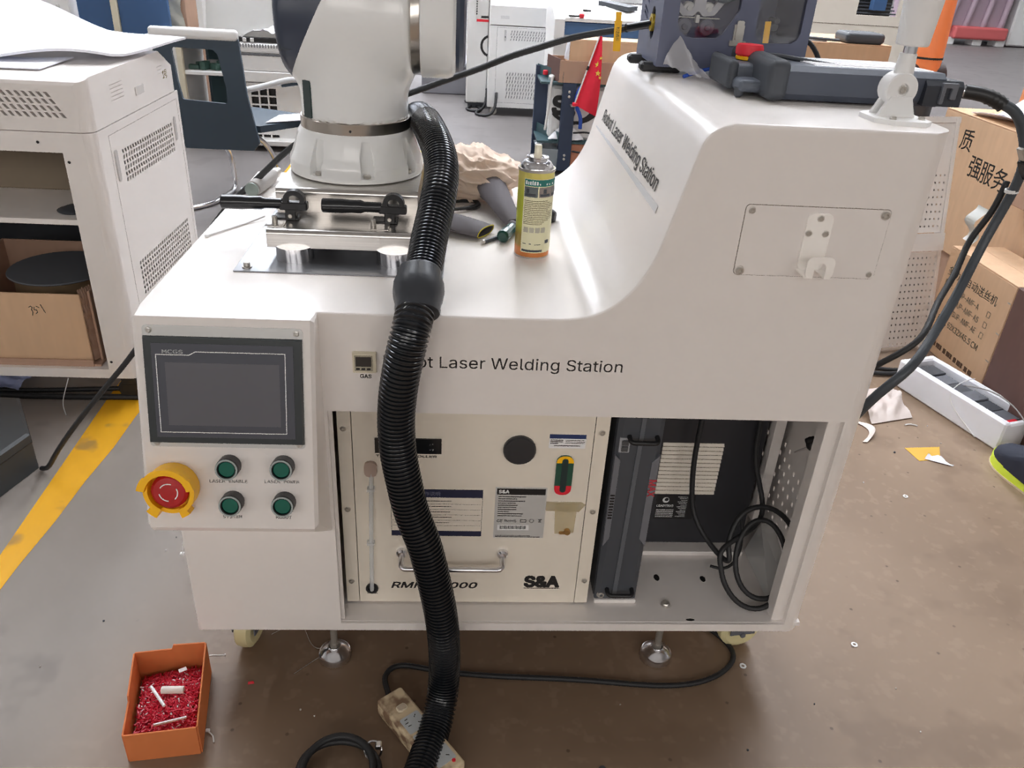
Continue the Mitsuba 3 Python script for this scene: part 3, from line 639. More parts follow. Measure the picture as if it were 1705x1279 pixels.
# ---------------------------------------------------------------- robot mount and robot
mt = thing('robot_mount', 'brushed steel mount of two thick plates on short posts screwed to the deck', 'mount')
part(mt, 'deck_plate', rbox(-.394, -.028, .159, .62, DK, DK + .0025, .0008), bs('mat_steel_plate', (150, 152, 156), .30, metal=.9))
for x, y in ((-.374, .178), (-.048, .178)): part(mt, 'deck_bolt', mv(cat(cyl(.0085, 0, .002, 18), cyl(.0058, .002, .009, 16, .001)), x, y, DK + .0025), SCREW, 30)
post = shape(cyl(.034, DK + .0025, .886, 40), CHROME, 30)
for x, y in ((-.300, .262), (-.118, .256), (-.300, .55), (-.118, .55)):
    M = np.eye(4); M[:2, 3] = (x, y - .025 if y < .3 else y); part(mt, 'post', post, None, to_world=M)
def roundfront(x0, x1, y0, y1, z0, z1, r):
    pr = [(y1, z0), (y1, z1)] + [(y0 + r - r * math.sin(t), z1 - r + r * math.cos(t)) for t in np.linspace(0, PI / 2, 9)] + [(y0, z0)]
    return at(extr(Polygon(pr), x1 - x0), frame((x0, 0, 0), (0, 1, 0), (0, 0, 1)))
part(mt, 'lower_plate', roundfront(-.3465, -.0815, .222, .66, .884, .917, .010), STEEL, 25)
part(mt, 'upper_plate', roundfront(-.3490, -.0825, .334, .66, .917, .9615, .010), STEEL, 25)
for dx in (0, .181):
    c = part(mt, 'clamp', cat(
        rot(mv(ringp(.0110, .0200, -.008, .008, 28)), 90, (1, 0, 0)).apply_translation((-.305 + dx, .285, .9530)),
        rbox(-.332 + dx, -.281 + dx, .276, .294, .936, .9510, .002), rbox(-.322 + dx, -.3025 + dx, .277, .293, .917, .940, .0015),
        rbox(-.345 + dx, -.298 + dx, .278, .310, .917, .9215, .001)), BLACK, 30, label='black clamp bracket with a ring')
    part(c, 'handle', rot(mv(lathe([(0, -.436), (.0115, -.436), (.013, -.434), (.0132, -.400), (.0120, -.385), (.0122, -.365), (.0095, -.358), (.0095, -.328), (0, -.328)], 24)), 90, (0, 1, 0)).apply_translation((dx, .285, .9460)) if False else
         at(lathe([(0, 0), (.0115, 0), (.013, .002), (.0132, .036), (.0120, .051), (.0122, .071), (.0095, .078), (.0095, .108), (0, .108)], 24), frame((-.436 + dx, .285, .946), (0, 1, 0), (0, 0, 1))), BLACKG, 30, label='black round handle')
    part(c, 'bolt', mv(cyl(.0052, .917, .930, 12, .001), -.338 + dx * .985, .262), SCREW, 30)
    part(c, 'bolt', onF(cyl(.0042, 0, .004, 12, .001), -.3125 + dx, .926, -.277), SCREW, 30)
    part(c, 'tongue', rbox(-.352 + dx * 1.04, -.318 + dx * 1.04, .240, .285, .917, .9185, .0005), STEEL)

rb = thing('collaborative_robot', 'white collaborative robot arm standing on the steel mount, cut off by the top edge', 'robot arm')
RX, RY = -.2145, .497
def RV(m): return mv(m, RX, RY, 0)
foot_ = man(RV(lathe([(0, .9620), (.1280, .9620), (.1325, .9640), (.1340, .968), (.1340, .986), (.1325, .993), (.1290, .999), (.1240, 1.012), (.1190, 1.028), (.1140, 1.041), (.1100, 1.048), (.1080, 1.050), (0, 1.050)], 96)))
cuts = []
for k in range(8):
    a = -90 + 15.5 + k * 45
    q = hull([(r, t, z) for r, z in ((.1130, .9735), (.155, .9735), (.155, 1.012), (.1130, 1.012)) for t in (-.0135, .0135)] + [(r, t, 1.040) for r in (.1115, .15) for t in (-.0075, .0075)])
    cuts.append(man(RV(rot(q, a))))
foot_ = foot_ - m3.Manifold.batch_boolean(cuts, m3.OpType.Add)
bsp = part(rb, 'base', tri(foot_), ROBOTW, 30)
bolt = cyl(.0072, .9735, .980, 16, .001)
for k in range(8):
    a = math.radians(-90 + 15.5 + k * 45); part(bsp, 'bolt', mv(bolt, RX + .1235 * math.cos(a), RY + .1235 * math.sin(a)), SCREW, 30)
part(rb, 'base_ring', RV(lathe([(0, 1.049), (.1075, 1.049), (.1080, 1.0495), (.1080, 1.0700), (.1075, 1.0705), (0, 1.0705)], 96)), 'mat_ring' if 'mat_ring' in scene else bs('mat_ring', (198, 192, 184), .22, metal=1.0), 30)
part(rb, 'ring_screw', onF(cyl(.0024, 0, .0015, 12), -.212, 1.0585, .0 - RY + .1078), INK)
# shoulder: upright neck blended into a cross cylinder
ZC, RS = 1.255, .108
def sdf(x, y, z):
    X, Y, Z = x - RX, y - RY, z
    d1 = max(math.hypot(X, Y) - .1045 + .06 * max(0, Z - 1.12) ** 1.3, Z - 1.40, 1.0705 - Z)
    rr = math.hypot(Y, Z - ZC)
    dx = max(-.343 - x, x + .098)
    d2 = max(rr - RS, dx + .0) if rr < RS - .02 or dx < -.02 else math.hypot(max(rr - RS + .02, 0), max(dx + .02, 0)) - .02
    k = .045; h = max(k - abs(d1 - d2), 0) / k
    return -(min(d1, d2) - h * h * k * .25)
sh = m3.Manifold.level_set(sdf, [-.36, .36, 1.068, -.08, .63, 1.39], .0075, 0.0, 1e-4)
sh = sh - man(trimesh.creation.box(bounds=[(-1, 0, 1), (1, 1, 1.0702)]))
pn = V([.13, 0, -.07]); pn /= np.linalg.norm(pn)          # the seam of the dark cover
off = float(pn @ V([-.3265, 0, 1.147]))
tb = trimesh.creation.box((3, 3, 3))
big = man(at(mv(tb, 0, 0, 1.5), frame(pn * (off + .0008), *((0, 1, 0), np.cross(pn, (0, 1, 0))), Z=None) if np.cross((0, 1, 0), np.cross(pn, (0, 1, 0))) @ pn > 0 else frame(pn * off, np.cross(pn, (0, 1, 0)), (0, 1, 0))))
white = sh ^ big
dark = sh - big
def relax(m, n=6):
    t = tri(m); t = trimesh.Trimesh(t.vertices, t.faces); trimesh.smoothing.filter_taubin(t, iterations=n); return t
part(rb, 'shoulder', tri(white), ROBOTW, 35)
cov = bs('mat_robot_cover', (50, 58, 74), .35)
part(rb, 'side_cover', tri(dark), cov, 35, label='dark blue-grey joint cover')
part(rb, 'cover_notch', rbox(-.3360, -.3060, .405, .4095, 1.195, 1.214, .001), bs('mat_notch', (38, 48, 60), .4))
part(rb, 'joint_ring', at(cyl(.1035, 0, .0165, 72, .0005), frame((-.099, RY, ZC), (0, 1, 0), (0, 0, 1))), 'mat_ring', 30)
UA = hull([(x, RY + (RS - i_) * math.cos(t), z + (RS - i_) * math.sin(t)) for x, i_ in ((-.082, .002), (-.080, 0), (-.033, 0), (-.022, .004), (-.0165, .012)) for t in np.linspace(0, 2 * PI, 64, endpoint=False) for z in (ZC, ZC + .55)])
part(rb, 'upper_arm', UA, ROBOTW, 30)
UC = hull([(x, RY + (RS - i_) * math.cos(t), z + (RS - i_) * math.sin(t)) for x, i_ in ((-.017, .013), (-.010, .0125), (-.002, .018), (.002, .030)) for t in np.linspace(0, 2 * PI, 48, endpoint=False) for z in (ZC, ZC + .55)])
part(rb, 'arm_cover', UC, cov, 30, label='dark blue-grey cap of the upper arm')
a0 = math.radians(-90 - 50)
part(rb, 'connector_panel', at(extr(rrect(-.012, .012, -.034, .034, .002), .004), frame((RX + .1035 * math.cos(a0), RY + .1035 * math.sin(a0), 1.107), (-math.sin(a0), math.cos(a0), 0), (0, 0, 1))), 'mat_level_window')

# ---------------------------------------------------------------- the ribbed hose
hz = thing('ribbed_hose', 'thick black ribbed hose from behind the robot over the front edge to the floor', 'hose')
hp_ = [(-.118, .635, 1.035), (-.095, .585, 1.055), (-.074, .490, 1.062), (-.054, .385, 1.054), (-.040, .310, 1.037), (-.036, .258, 1.016), (-.039, .213, .994), (-.043, .185, .975), (-.052, .127, .941), (-.057, .079, .915), (-.063, .030, .896)]
hq_ = [(-.065, .004, .882), (-.072, -.038, .855), (-.084, -.052, .803), (-.093, -.052, .748), (-.0975, -.05, .691), (-.094, -.05, .620), (-.086, -.052, .570), (-.073, -.055, .506), (-.053, -.060, .445), (-.036, -.064, .373), (-.022, -.068, .298), (-.013, -.068, .219), (-.010, -.064, .128), (-.013, -.082, .067), (-.025, -.128, .0345), (-.041, -.19, .0310), (-.060, -.26, .031), (-.09, -.34, .031), (-.14, -.43, .031)]
def ribbed(pts, R, smooth_start=0.0):
    P = spline(pts, 900); L = np.concatenate([[0], np.cumsum(np.linalg.norm(np.diff(P, axis=0), axis=1))])
    pitch = .0078; N = int(L[-1] / pitch * 8); s = np.linspace(0, L[-1], N)
    P = np.stack([np.interp(s, L, P[:, k]) for k in range(3)], 1)
    ph = (s / pitch) % 1
    r = R - .0034 + .0034 * np.clip(1.5 * np.cos((ph - .5) * 2 * PI) + .5, 0, 1) * (s > smooth_start) + .0022 * (s <= smooth_start)
    return tube(P, r, 28)
part(hz, 'upper_run', ribbed(hp_, .0315, .16), HOSE, 38)
part(hz, 'lower_run', ribbed(hq_, .0312), HOSE, 38)
ax = V([-.006, -.50, -.40]); ax /= np.linalg.norm(ax)
ball = part(hz, 'coupling', at(lathe([(.0, -.040), (.0335, -.040), (.0355, -.036), (.0365, -.026), (.0405, -.014), (.0415, 0), (.0395, .014), (.036, .026), (.0365, .032), (.0355, .038), (.033, .040), (0, .040)], 40), frame((-.0640, .016, .8925), np.cross((1, 0, 0), ax), np.cross(ax, np.cross((1, 0, 0), ax)))), bs('mat_coupling', (38, 41, 46), .38), 40, label='black ball-shaped coupling')
Fb = frame((-.0640, .016, .8925), (1, 0, 0), np.cross(ax, (1, 0, 0)))

# ---------------------------------------------------------------- things on the deck
cn = thing('spray_can', 'yellow-green spray can with a white nozzle standing on the low deck', 'spray can')
CX, CY, CR = .1395, .310, .0335
Mc = np.eye(4); Mc[:3, 3] = (CX, CY, DK)
def can_tex(p, n, uv):
    z = (p.z - 0.859) / .166
    c = mix(srgb(196, 120, 62), srgb(150, 128, 60), smoothstep(.10, .16, z))
    c = mix(c, srgb(188, 196, 70), smoothstep(.24, .40, z)); return mix(c, srgb(212, 200, 110), smoothstep(.7, .95, z))
part(cn, 'body', at(lathe([(0, 0), (.030, 0), (.0335, .0025), (.0335, .163), (.0345, .1645), (.0345, .1675), (.0325, .168), (0, .166)], 48), Mc), bs('mat_can', None, .28, metal=.25, tex=proc(can_tex)), 30)
part(cn, 'top_rim', at(ringp(.0325, .0350, .1640, .1685, 48), Mc), SCREW, 30)
part(cn, 'bottom_rim', at(ringp(.0300, .0342, .0002, .0030, 48), Mc), SCREW, 30)
part(cn, 'shoulder', at(lathe([(0, .163), (.0320, .164), (.0315, .168), (.029, .174), (.0255, .179), (.0205, .1815), (.0190, .1815), (.0190, .1835), (.0205, .1850), (.0205, .1880), (.0185, .1885), (.0165, .1865), (.010, .1845), (0, .1845)], 48), Mc), CHROME, 40)
part(cn, 'nozzle', at(lathe([(0, .184), (.0078, .184), (.0078, .1905), (.0072, .1925), (.0068, .2065), (.0060, .2085), (0, .2085)], 24), Mc), bs('mat_nozzle', (236, 230, 208), .5), 30)
def onCan(mesh, w=0): return at(rot(wrap(mv(mesh, 0, 0, w), CR), -5), Mc)
def wrapbox(x0, x1, z0, z1, h=.0003, n=14):
    xs = np.linspace(x0, x1, n + 1); return cat([extr(sbox(a, z0, b, z1), h) for a, b in zip(xs, xs[1:])])
part(cn, 'label', onCan(wrapbox(-.0225, .056, .012, .153), .0003), bs('mat_can_label', (216, 212, 176), .45), 40, label='pale printed label')
part(cn, 'label_head', onCan(wrapbox(-.0210, .056, .1400, .1520), .0007), bs('mat_can_head', (24, 104, 96), .45), 40)
part(cn, 'lettering', onCan(cat([mv(extr(sbox(0, 0, w_, h_), .0003), x, .1425) for x, w_, h_ in ((-.019, .003, .0075), (-.0145, .002, .006), (-.011, .003, .006), (-.0065, .002, .008), (-.003, .003, .0065), (.0015, .003, .0065), (.0065, .016, .003), (.0255, .012, .003))]), .0011), INKW, 40)
for k, (x0, c_) in enumerate(((-.0210, (88, 96, 96)), (.0070, (132, 122, 116)), (.033, (112, 110, 108)))):
    pc = part(cn, 'picture', onCan(wrapbox(x0, x0 + .0255, .1195, .1385, n=6), .0007), bs(f'mat_picture_{k + 1:03d}', c_, .5), 40)
    part(pc, 'detail', onCan(cat(wrapbox(x0 + .002, x0 + .022, .1215, .126, n=4), wrapbox(x0 + .004 + .004 * k, x0 + .009 + .005 * k, .127, .135, n=2)), .0011), DKGREY, 40)
ls_ = [wrapbox(-.020, -.020 + w_, .1120 - k * .0034, .1132 - k * .0034, n=8) for k, w_ in enumerate((.046, .052, .060, .060, .052, .048, .060, .060, .058, .060, .056, .050, .040, .036))]
part(cn, 'lines', onCan(cat(ls_), .0007), bs('mat_can_lines', (120, 112, 84), .5), 40)
part(cn, 'pictograms', onCan(cat([wrapbox(-.018 + k * .011, -.009 + k * .011, .052, .062, n=2) for k in range(4)]), .0007), bs('mat_pictogram', (168, 164, 146), .5), 40)
part(cn, 'lower_print', onCan(cat(wrapbox(-.020, .020, .0140, .0180, n=8), wrapbox(.026, .036, .0300, .0365, n=3), wrapbox(-.018, -.012, .029, .0302, n=2), wrapbox(-.006, -.002, .029, .0306, n=2), wrapbox(.004, .016, .028, .0292, n=3)), .0007), DKGREY, 40)

single('yellow_carton', rbox(-.105, -.055, .715, .760, DK, DK + .085, .002), bs('mat_yellow_carton', (196, 178, 84), .6), 'small yellow carton on the deck behind the robot, half hidden by the hose', 'carton')
def rag_mesh():
    """A heap of soft cloth: a lump with creases and draped folds."""
    s = trimesh.creation.icosphere(5, 1.0); v = s.vertices.copy()
    fold = meshkit.fbm(v * [1.6, 1.6, 1.6] + 3, 4, 5)
    ang = v[:, 0] * 4.2 + v[:, 2] * 5.0 + 3.0 * meshkit.fbm(v * 1.3, 3, 2)
    rd = lambda q, s_: (1 - np.abs(2 * meshkit.fbm(q, 2, s_) - 1)) ** 5
    r = .96 + .34 * (fold - .5) + .20 * rd(v * [1.3, 1.3, 3.4] + 2, 8) + .14 * rd(v @ np.array([[.7, 0, .7], [0, 1, 0], [-.7, 0, .7]]) * [1.4, 1.4, 4.2] + 9, 4) + .05 * np.abs(np.sin(ang * 1.7))
    v = v * r[:, None]
    tip = np.exp(-((v[:, 0] - .9) ** 2 + (v[:, 2] - .35) ** 2) / .12); v[:, 0] += .32 * tip
    v = v * [.082, .078, .062]; v[:, 2] = np.maximum(v[:, 2] + .046, .0015 + .004 * fold)
    s.vertices = v; return s
single('cloth_rag', mv(rag_mesh(), .030, .690, DK), CLOTH, 'crumpled beige cloth heaped on the deck right of the robot', 'cloth', smooth=True)
def cuff(pts, w, h, n=24, k=28, open_=.0):
    """A flat soft sleeve along pts (half width w, half height h at each)."""
    P = spline(pts, n); W = np.interp(np.linspace(0, 1, n), np.linspace(0, 1, len(w)), w); H = np.interp(np.linspace(0, 1, n), np.linspace(0, 1, len(h)), h)
    T = np.gradient(P, axis=0); T /= np.linalg.norm(T, axis=1, keepdims=True)
    U = np.cross(T, [0, 0, 1]); U /= np.linalg.norm(U, axis=1, keepdims=True); N = np.cross(U, T)
    a = np.arange(k) / k * 2 * PI
    Q = P[:, None] + U[:, None] * (W[:, None] * np.cos(a))[..., None] + N[:, None] * (H[:, None] * (np.sin(a) + .12 * np.sin(3 * a + np.linspace(0, 5, n)[:, None])))[..., None]
    i, j = np.meshgrid(np.arange(n - 1), np.arange(k), indexing='ij'); j2 = (j + 1) % k
    F = np.vstack([np.stack([i * k + j, i * k + j2, (i + 1) * k + j2], -1).reshape(-1, 3), np.stack([i * k + j, (i + 1) * k + j2, (i + 1) * k + j], -1).reshape(-1, 3)])
    v = np.vstack([Q.reshape(-1, 3), P[:1]]); c = np.arange(k)
    F = np.vstack([F, np.stack([np.full(k, n * k), (c + 1) % k, c], 1)])
    return trimesh.Trimesh(v, F, process=False), Q[-1]
def glove(name, label, pts, w, h, fingers, trim=None):
    g = thing(name, label, 'glove', None)
    m, rim = cuff(pts, w, h)
    part(g, 'body', cat([m] + [tube(spline(f, 10), [.0095, .0100, .0100, .0098, .0098, .0095, .0092, .0088, .0075, .003], 12) for f in fingers]), GLOVE, 60)
    part(g, 'hem', tube(rim, .0012, 6, closed=True), trim or GLOVE, True, label='yellow hem' if trim else None)
glove('work_glove', 'grey work glove lying flat with its yellow hemmed cuff towards the spray can', [(-.050, .448, DK + .0155), (-.030, .440, DK + .0165), (.005, .424, DK + .0150), (.052, .400, DK + .011)], [.030, .040, .044, .036], [.010, .0125, .0125, .0095],
      [[(-.045 + d, .448 + e, DK + .0140), (-.057 + d, .456 + 1.3 * e, DK + .0140), (-.066 + d, .461 + 1.6 * e, DK + .0140)] for d, e in ((0, -.022), (-.003, -.006), (-.002, .010), (.003, .024))], bs('mat_hem', (168, 152, 40), .8))
glove('work_glove', 'grey work glove standing open behind the green screwdriver, cuff up', [(.112, .455, DK + .013), (.100, .490, DK + .022), (.084, .555, DK + .032), (.062, .640, DK + .044)], [.016, .024, .032, .040], [.011, .016, .022, .028],
      [[(.112 + d, .46 + e, DK + .012), (.125 + d, .44 + e, DK + .0105), (.140 + d, .425 + e, DK + .0100)] for d, e in ((-.008, -.004), (.006, .008), (.018, .018))])
sd_ = thing('screwdriver', 'screwdriver with a dark green ribbed handle lying left of the spray can', 'screwdriver')
def along(mesh, a, b):
    d = V(b) - V(a); d /= np.linalg.norm(d); u = np.cross([0, 0, 1], d); u /= np.linalg.norm(u)
    return at(mesh, frame(a, u, np.cross(d, u)))
hnd = lathe([(0, 0), (.009, .0005), (.0125, .004), (.0132, .012), (.0128, .030), (.0105, .042), (.0115, .052), (.0105, .066), (.0085, .072), (0, .072)], 12)
part(sd_, 'handle', along(hnd, (.0840, .360, DK + .0135), (.1180, .455, DK + .0135)), bs('mat_green_handle', (16, 62, 56), .25), 25, label='dark green handle')
part(sd_, 'shaft', along(cyl(.003, 0, .10, 12), (.107, .425, DK + .0135), (.141, .52, DK + .0135)), CHROME, 30)
pn_ = thing('hex_key', 'slim dark metal rod lying beside the green screwdriver', 'tool')
part(pn_, 'shaft', along(cyl(.0040, 0, .062, 12, .001), (.046, .352, DK + .0041), (.094, .405, DK + .0041)), DKGREY, 30)
part(pn_, 'tip', along(cyl(.0046, 0, .006, 12, .001), (.044, .350, DK + .0047), (.094, .405, DK + .0047)), SCREW, 30)
bk = thing('grip_tool', 'black rounded tool grip showing behind the spray can', 'tool')
part(bk, 'handle', along(lathe([(0, 0), (.011, .001), (.015, .008), (.0155, .02), (.012, .05), (.011, .085), (.006, .095), (0, .095)], 20), (.205, .500, DK + .0157), (.120, .530, DK + .0157)), RUBBER, 40)
single('cable_loop', tube(spline([(.012, .575, DK + .004), (.03, .58, DK + .004), (.042, .605, DK + .004), (.030, .63, DK + .004), (-.01, .63, DK + .004), (-.045, .60, DK + .004), (-.05, .565, DK + .006), (-.01, .555, DK + .008), (.034, .590, DK + .009), (.036, .617, DK + .009), (.0, .635, DK + .008)], 90), .0036, 8), RUBBER, 'thin black cable looped on the deck beside the beige cloth', 'cable', smooth=True)
zt = thing('cable_tie', 'white cable tie lying on the deck left of the steel plate', 'cable tie')
part(zt, 'strap', tube(spline([(-.486, .338, DK + .0022), (-.455, .385, DK + .0022), (-.430, .425, DK + .0022), (-.404, .458, DK + .006)], 20), .0018, 6), INKW, True)
part(zt, 'head', mv(rbox(-.004, .004, -.003, .003, 0, .005, .0008), -.487, .336, DK), INKW)
kt = thing('handpiece', 'grey handled tool lying on the deck behind the left black clamp', 'tool')
part(kt, 'grip', along(lathe([(0, 0), (.010, .001), (.0165, .006), (.0175, .02), (.0180, .06), (.0165, .11), (.012, .135), (0, .138)], 24), (-.462, .605, DK + .0185), (-.440, .76, DK + .0185)), bs('mat_tool_grey', (142, 138, 134), .6), 40, label='grey grip')
part(kt, 'collar', along(cat(cyl(.0120, .130, .152, 20, .002), cyl(.009, .152, .168, 20)), (-.462, .605, DK + .0185), (-.440, .76, DK + .0185)), SCREW, 30)
part(kt, 'cap', along(cyl(.0155, -.004, .002, 20, .001), (-.462, .605, DK + .0185), (-.440, .76, DK + .0185)), bs('mat_tool_cap', (120, 132, 126), .25), 30)

# ---------------------------------------------------------------- the long cable from the wire feeder past the robot to the floor
cab = [(.384, .55, 1.264), (.33, .60, 1.246), (.281, .62, 1.234), (.219, .62, 1.22), (.158, .625, 1.199), (.096, .63, 1.177), (.035, .645, 1.149), (-.029, .65, 1.124), (-.093, .65, 1.099), (-.224, .65, 1.048), (-.364, .65, .973), (-.414, .65, .932), (-.464, .64, .886), (-.520, .63, .835), (-.668, .66, .636), (-.812, .66, .433), (-.89, .66, .341), (-1.006, .67, .203), (-1.095, .70, .085), (-1.145, .735, .022), (-1.168, .752, .009)]
lc = thing('feed_cable', 'long black cable with a yellow tag from the wire feeder to the floor', 'cable')
part(lc, 'sheath', tube(spline(cab, 160), .0068, 10), RUBBER, True)
part(lc, 'sleeve', tube(spline([(.384, .55, 1.264), (.355, .58, 1.255), (.33, .60, 1.247)], 10), .0083, 12), BLACKG, True)
tg = part(lc, 'tag', at(cat(extr(rrect(-.0075, .0075, -.054, .004, .001), .0012), extr(rrect(-.0055, .0055, .002, .020, .001), .0012)), frame((.312, .599, 1.2560), (1, -.12, .05), (0, 0, 1))), YELLOW, label='yellow tag')
part(tg, 'lettering', at(rot(text('制造商标', .0060, .0003, font=CJK, width=.026), -90).apply_translation((-.003, -.008, .0013)), frame((.312, .599, 1.2560), (1, -.12, .05), (0, 0, 1))), INK)

# ---------------------------------------------------------------- on the raised end: wire feeder, pendant, bracket
wf = thing('wire_feeder', 'blue-grey boxed wire feeder with two windows standing at the back of the raised end', 'wire feeder')
FX0, FX1, FY0, FY1, FZ0, FZ1 = .372, .664, .470, .675, 1.192, 1.60
w1 = Polygon([(.4035, 1.60), (.4035, 1.272), (.409, 1.258), (.423, 1.2485), (.440, 1.246), (.482, 1.248), (.492, 1.254), (.503, 1.272), (.520, 1.300), (.522, 1.60)])
w2 = Polygon([(.556, 1.60), (.556, 1.262), (.561, 1.250), (.571, 1.2435), (.630, 1.2455), (.641, 1.252), (.6455, 1.263), (.6455, 1.60)])
outl = sbox(FX0, FZ0, FX1, FZ1)
part(wf, 'front_frame', onF(extr(outl.difference(w1).difference(w2), .006), y=FY0 + .006), BLUEGREY)
port = Point(.548, 1.262).buffer(.026)
sidep = affinity.scale(Point(.548, 1.264).buffer(1), .020, .030)
sl = unary_union([affinity.rotate(sbox(.600 + dx, 1.270 + k * .03 + e, .640 + dx, 1.276 + k * .03 + e), 18) for k in range(4) for dx, e in ((0, 0), (0, .010))])
part(wf, 'side_panel', at(extr(sbox(FY0 + .006, FZ0, FY1, FZ1).difference(sidep).difference(sl), .004), frame((FX0, 0, 0), (0, 1, 0), (0, 0, 1))), BLUEGREY)
part(wf, 'side_panel', rbox(FX1 - .004, FX1, FY0 + .006, FY1, FZ0, FZ1, .0005), BLUEGREY)
part(wf, 'back_panel', rbox(FX0, FX1, FY1 - .004, FY1, FZ0, FZ1, .0005), BLUEGREY)
part(wf, 'top_panel', rbox(FX0, FX1, FY0, FY1, FZ1, FZ1 + .004, .0005), BLUEGREY)
part(wf, 'floor_panel', rbox(FX0, FX1, FY0 + .006, FY1, FZ0, FZ0 + .004, .0005), BLUEGREY)
part(wf, 'cable_port', at(cat(ringp(.010, .016, 0, .006, 24), mv(cyl(.0105, -.03, .004, 20), 0, 0, 0)), frame((FX0 + .002, .548, 1.264), (0, 0, 1), (0, 1, 0))), bs('mat_brass_port', (196, 170, 60), .3, metal=.7), 30)
for x0, x1 in ((.400, .526), (.553, .649)):
    part(wf, 'window', onF(extr(sbox(x0, 1.240, x1, 1.60), .0008), y=FY0 + .0078), 'mat_pane')
mp = part(wf, 'inner_plate', rbox(.376, .540, .540, .546, FZ0 + .004, 1.60, .001), bs('mat_inner_plate', (54, 58, 92), .5))
for x, z in ((.4300, 1.262), (.4760, 1.262)):
    part(wf, 'drive_roller', onF(cat(cyl(.0155, 0, .018, 28, .002), cyl(.006, .018, .024, 16, .001)), x, z, y=.540), bs('mat_roller', (84, 86, 104), .35) if 'mat_roller' not in scene else 'mat_roller', 30)
    part(wf, 'pressure_roller', onF(cat(cyl(.012, 0, .016, 24, .002), cyl(.005, .016, .022, 16)), x + (.004 if x < .45 else -.002), z + .033, y=.538), ALU, 30)
part(wf, 'pressure_arm', onF(cat(extr(unary_union([LineString([(.412, 1.300), (.425, 1.287), (.441, 1.288), (.453, 1.300), (.465, 1.288), (.482, 1.290), (.498, 1.312)]).buffer(.006), rrect(.4430, .4660, 1.290, 1.318, .003)]), .010)), y=.528), bs('mat_arm', (176, 176, 182), .45))
part(wf, 'wire_guide', onF(cat(extr(sbox(.410, 1.2775, .500, 1.2795), .003), extr(rrect(.4500, .4570, 1.270, 1.284, .001), .012)), y=.530), ALU)
part(wf, 'wire_spool', onF(cyl(.038, 0, .02, 28, .003), .498, 1.345, y=.530), NAVY, 30)
yt = part(wf, 'inner_tag', at(extr(rrect(-.006, .006, -.040, 0, .001), .001), frame((.588, .500, 1.281), (1, 0, .05), (0, 0, 1))), YELLOW, label='yellow tag behind the right window')
part(wf, 'drive_motor', onF(cat(cyl(.0085, 0, .03, 20, .002), mv(cyl(.005, 0, .04, 16), .0, .012)), .617, 1.268, y=.57), DKGREY, 30)
part(wf, 'divider', rbox(.538, .544, .480, .672, FZ0 + .004, 1.60, .001), BLUEGREY)
lt = part(wf, 'latch', cat(onF(extr(rrect(.5135, .5330, 1.240, 1.275, .003), .005), y=FY0), onF(extr(rrect(.5165, .5300, 1.248, 1.282, .003), .004), y=FY0 - .005), rbox(.508, .540, FY0 - .005, FY0, 1.236, 1.246, .001)), SCREW, label='steel toggle latch')
for x0, y0, x1, y1 in ((.345, .610, .40, .640), (.348, .492, .43, .524)):
    part(wf, 'foot', rbox(x0, x1, y0, y1, T_ + .0003, FZ0 + .004, .005), RUBBER, label='black rubber foot')
part(wf, 'foot', rbox(.60, .65, .60, .64, T_ + .0003, FZ0, .003), RUBBER)
part(wf, 'foot', rbox(.60, .65, .49, .53, T_ + .0003, FZ0, .003), RUBBER)

tp = thing('teach_pendant', 'dark grey robot teach pendant lying on the raised end with a red stop button', 'teach pendant')
PZ = T_ + .004
bd_ = hull([(x, y, z) for x in (.512, .806) for y, z in ((.205, PZ + .010), (.212, PZ), (.400, PZ), (.412, PZ + .008), (.412, PZ + .040), (.398, PZ + .047), (.212, PZ + .054), (.201, PZ + .046))])
part(tp, 'body', bd_, bs('mat_pendant', (66, 72, 84), .42), 20)
part(tp, 'bumper', sbx(.498, .536, .188, .420, PZ - .001, PZ + .064, .014), bs('mat_pendant_rubber', (58, 62, 68), .6), 40)
part(tp, 'end_shell', hull([(x, y, z) for x in (.770, .835) for y, z in ((.192, PZ + .004), (.400, PZ + .004), (.400, PZ + .040), (.200, PZ + .044), (.192, PZ + .036))]), bs('mat_pendant_end', (38, 42, 50), .5), 20)
part(tp, 'end_bracket', cat(rbox(.795, .802, .186, .194, PZ + .008, PZ + .042, .001), rbox(.795, .822, .186, .194, PZ + .034, PZ + .042, .001), rbox(.812, .822, .186, .194, PZ + .016, PZ + .042, .001)), MIDGREY)
gr_ = part(tp, 'grip', cat(sbx(.462, .520, .270, .385, PZ + .008, PZ + .046, .014), sbx(.463, .518, .222, .30, PZ + .006, PZ + .026, .008)), bs('mat_grip', (78, 84, 94), .5), 40)
part(tp, 'grip_rubber', sbx(.454, .472, .264, .392, PZ + .004, PZ + .052, .009), 'mat_pendant_rubber', 40)
part(tp, 'peg', mv(lathe([(0, 0), (.004, 0), (.0075, .004), (.0085, .016), (0, .016)], 16), .468, .236, PZ - .0035), 'mat_pendant_rubber', 40)
part(tp, 'stop_collar', mv(cyl(.0225, 0, .006, 28, .001), .505, .330, PZ + .047), YELLOW, 30)
part(tp, 'stop_button', mv(lathe([(0, 0), (.020, 0), (.024, .004), (.0245, .014), (.022, .020), (0, .022)], 32), .505, .330, PZ + .052), RED, 40, label='red stop button')
part(tp, 'keypad', hull([(x, y, z) for x in (.590, .800) for y, z in ((.240, PZ + .0540), (.392, PZ + .0490), (.392, PZ + .0460), (.225, PZ + .0500))]), bs('mat_keypad', (206, 208, 212), .5))
key = rbox(-.006, .006, -.0045, .0045, 0, .0018, .0006); kd = shape(key, bs('mat_key', (228, 228, 230), .45))
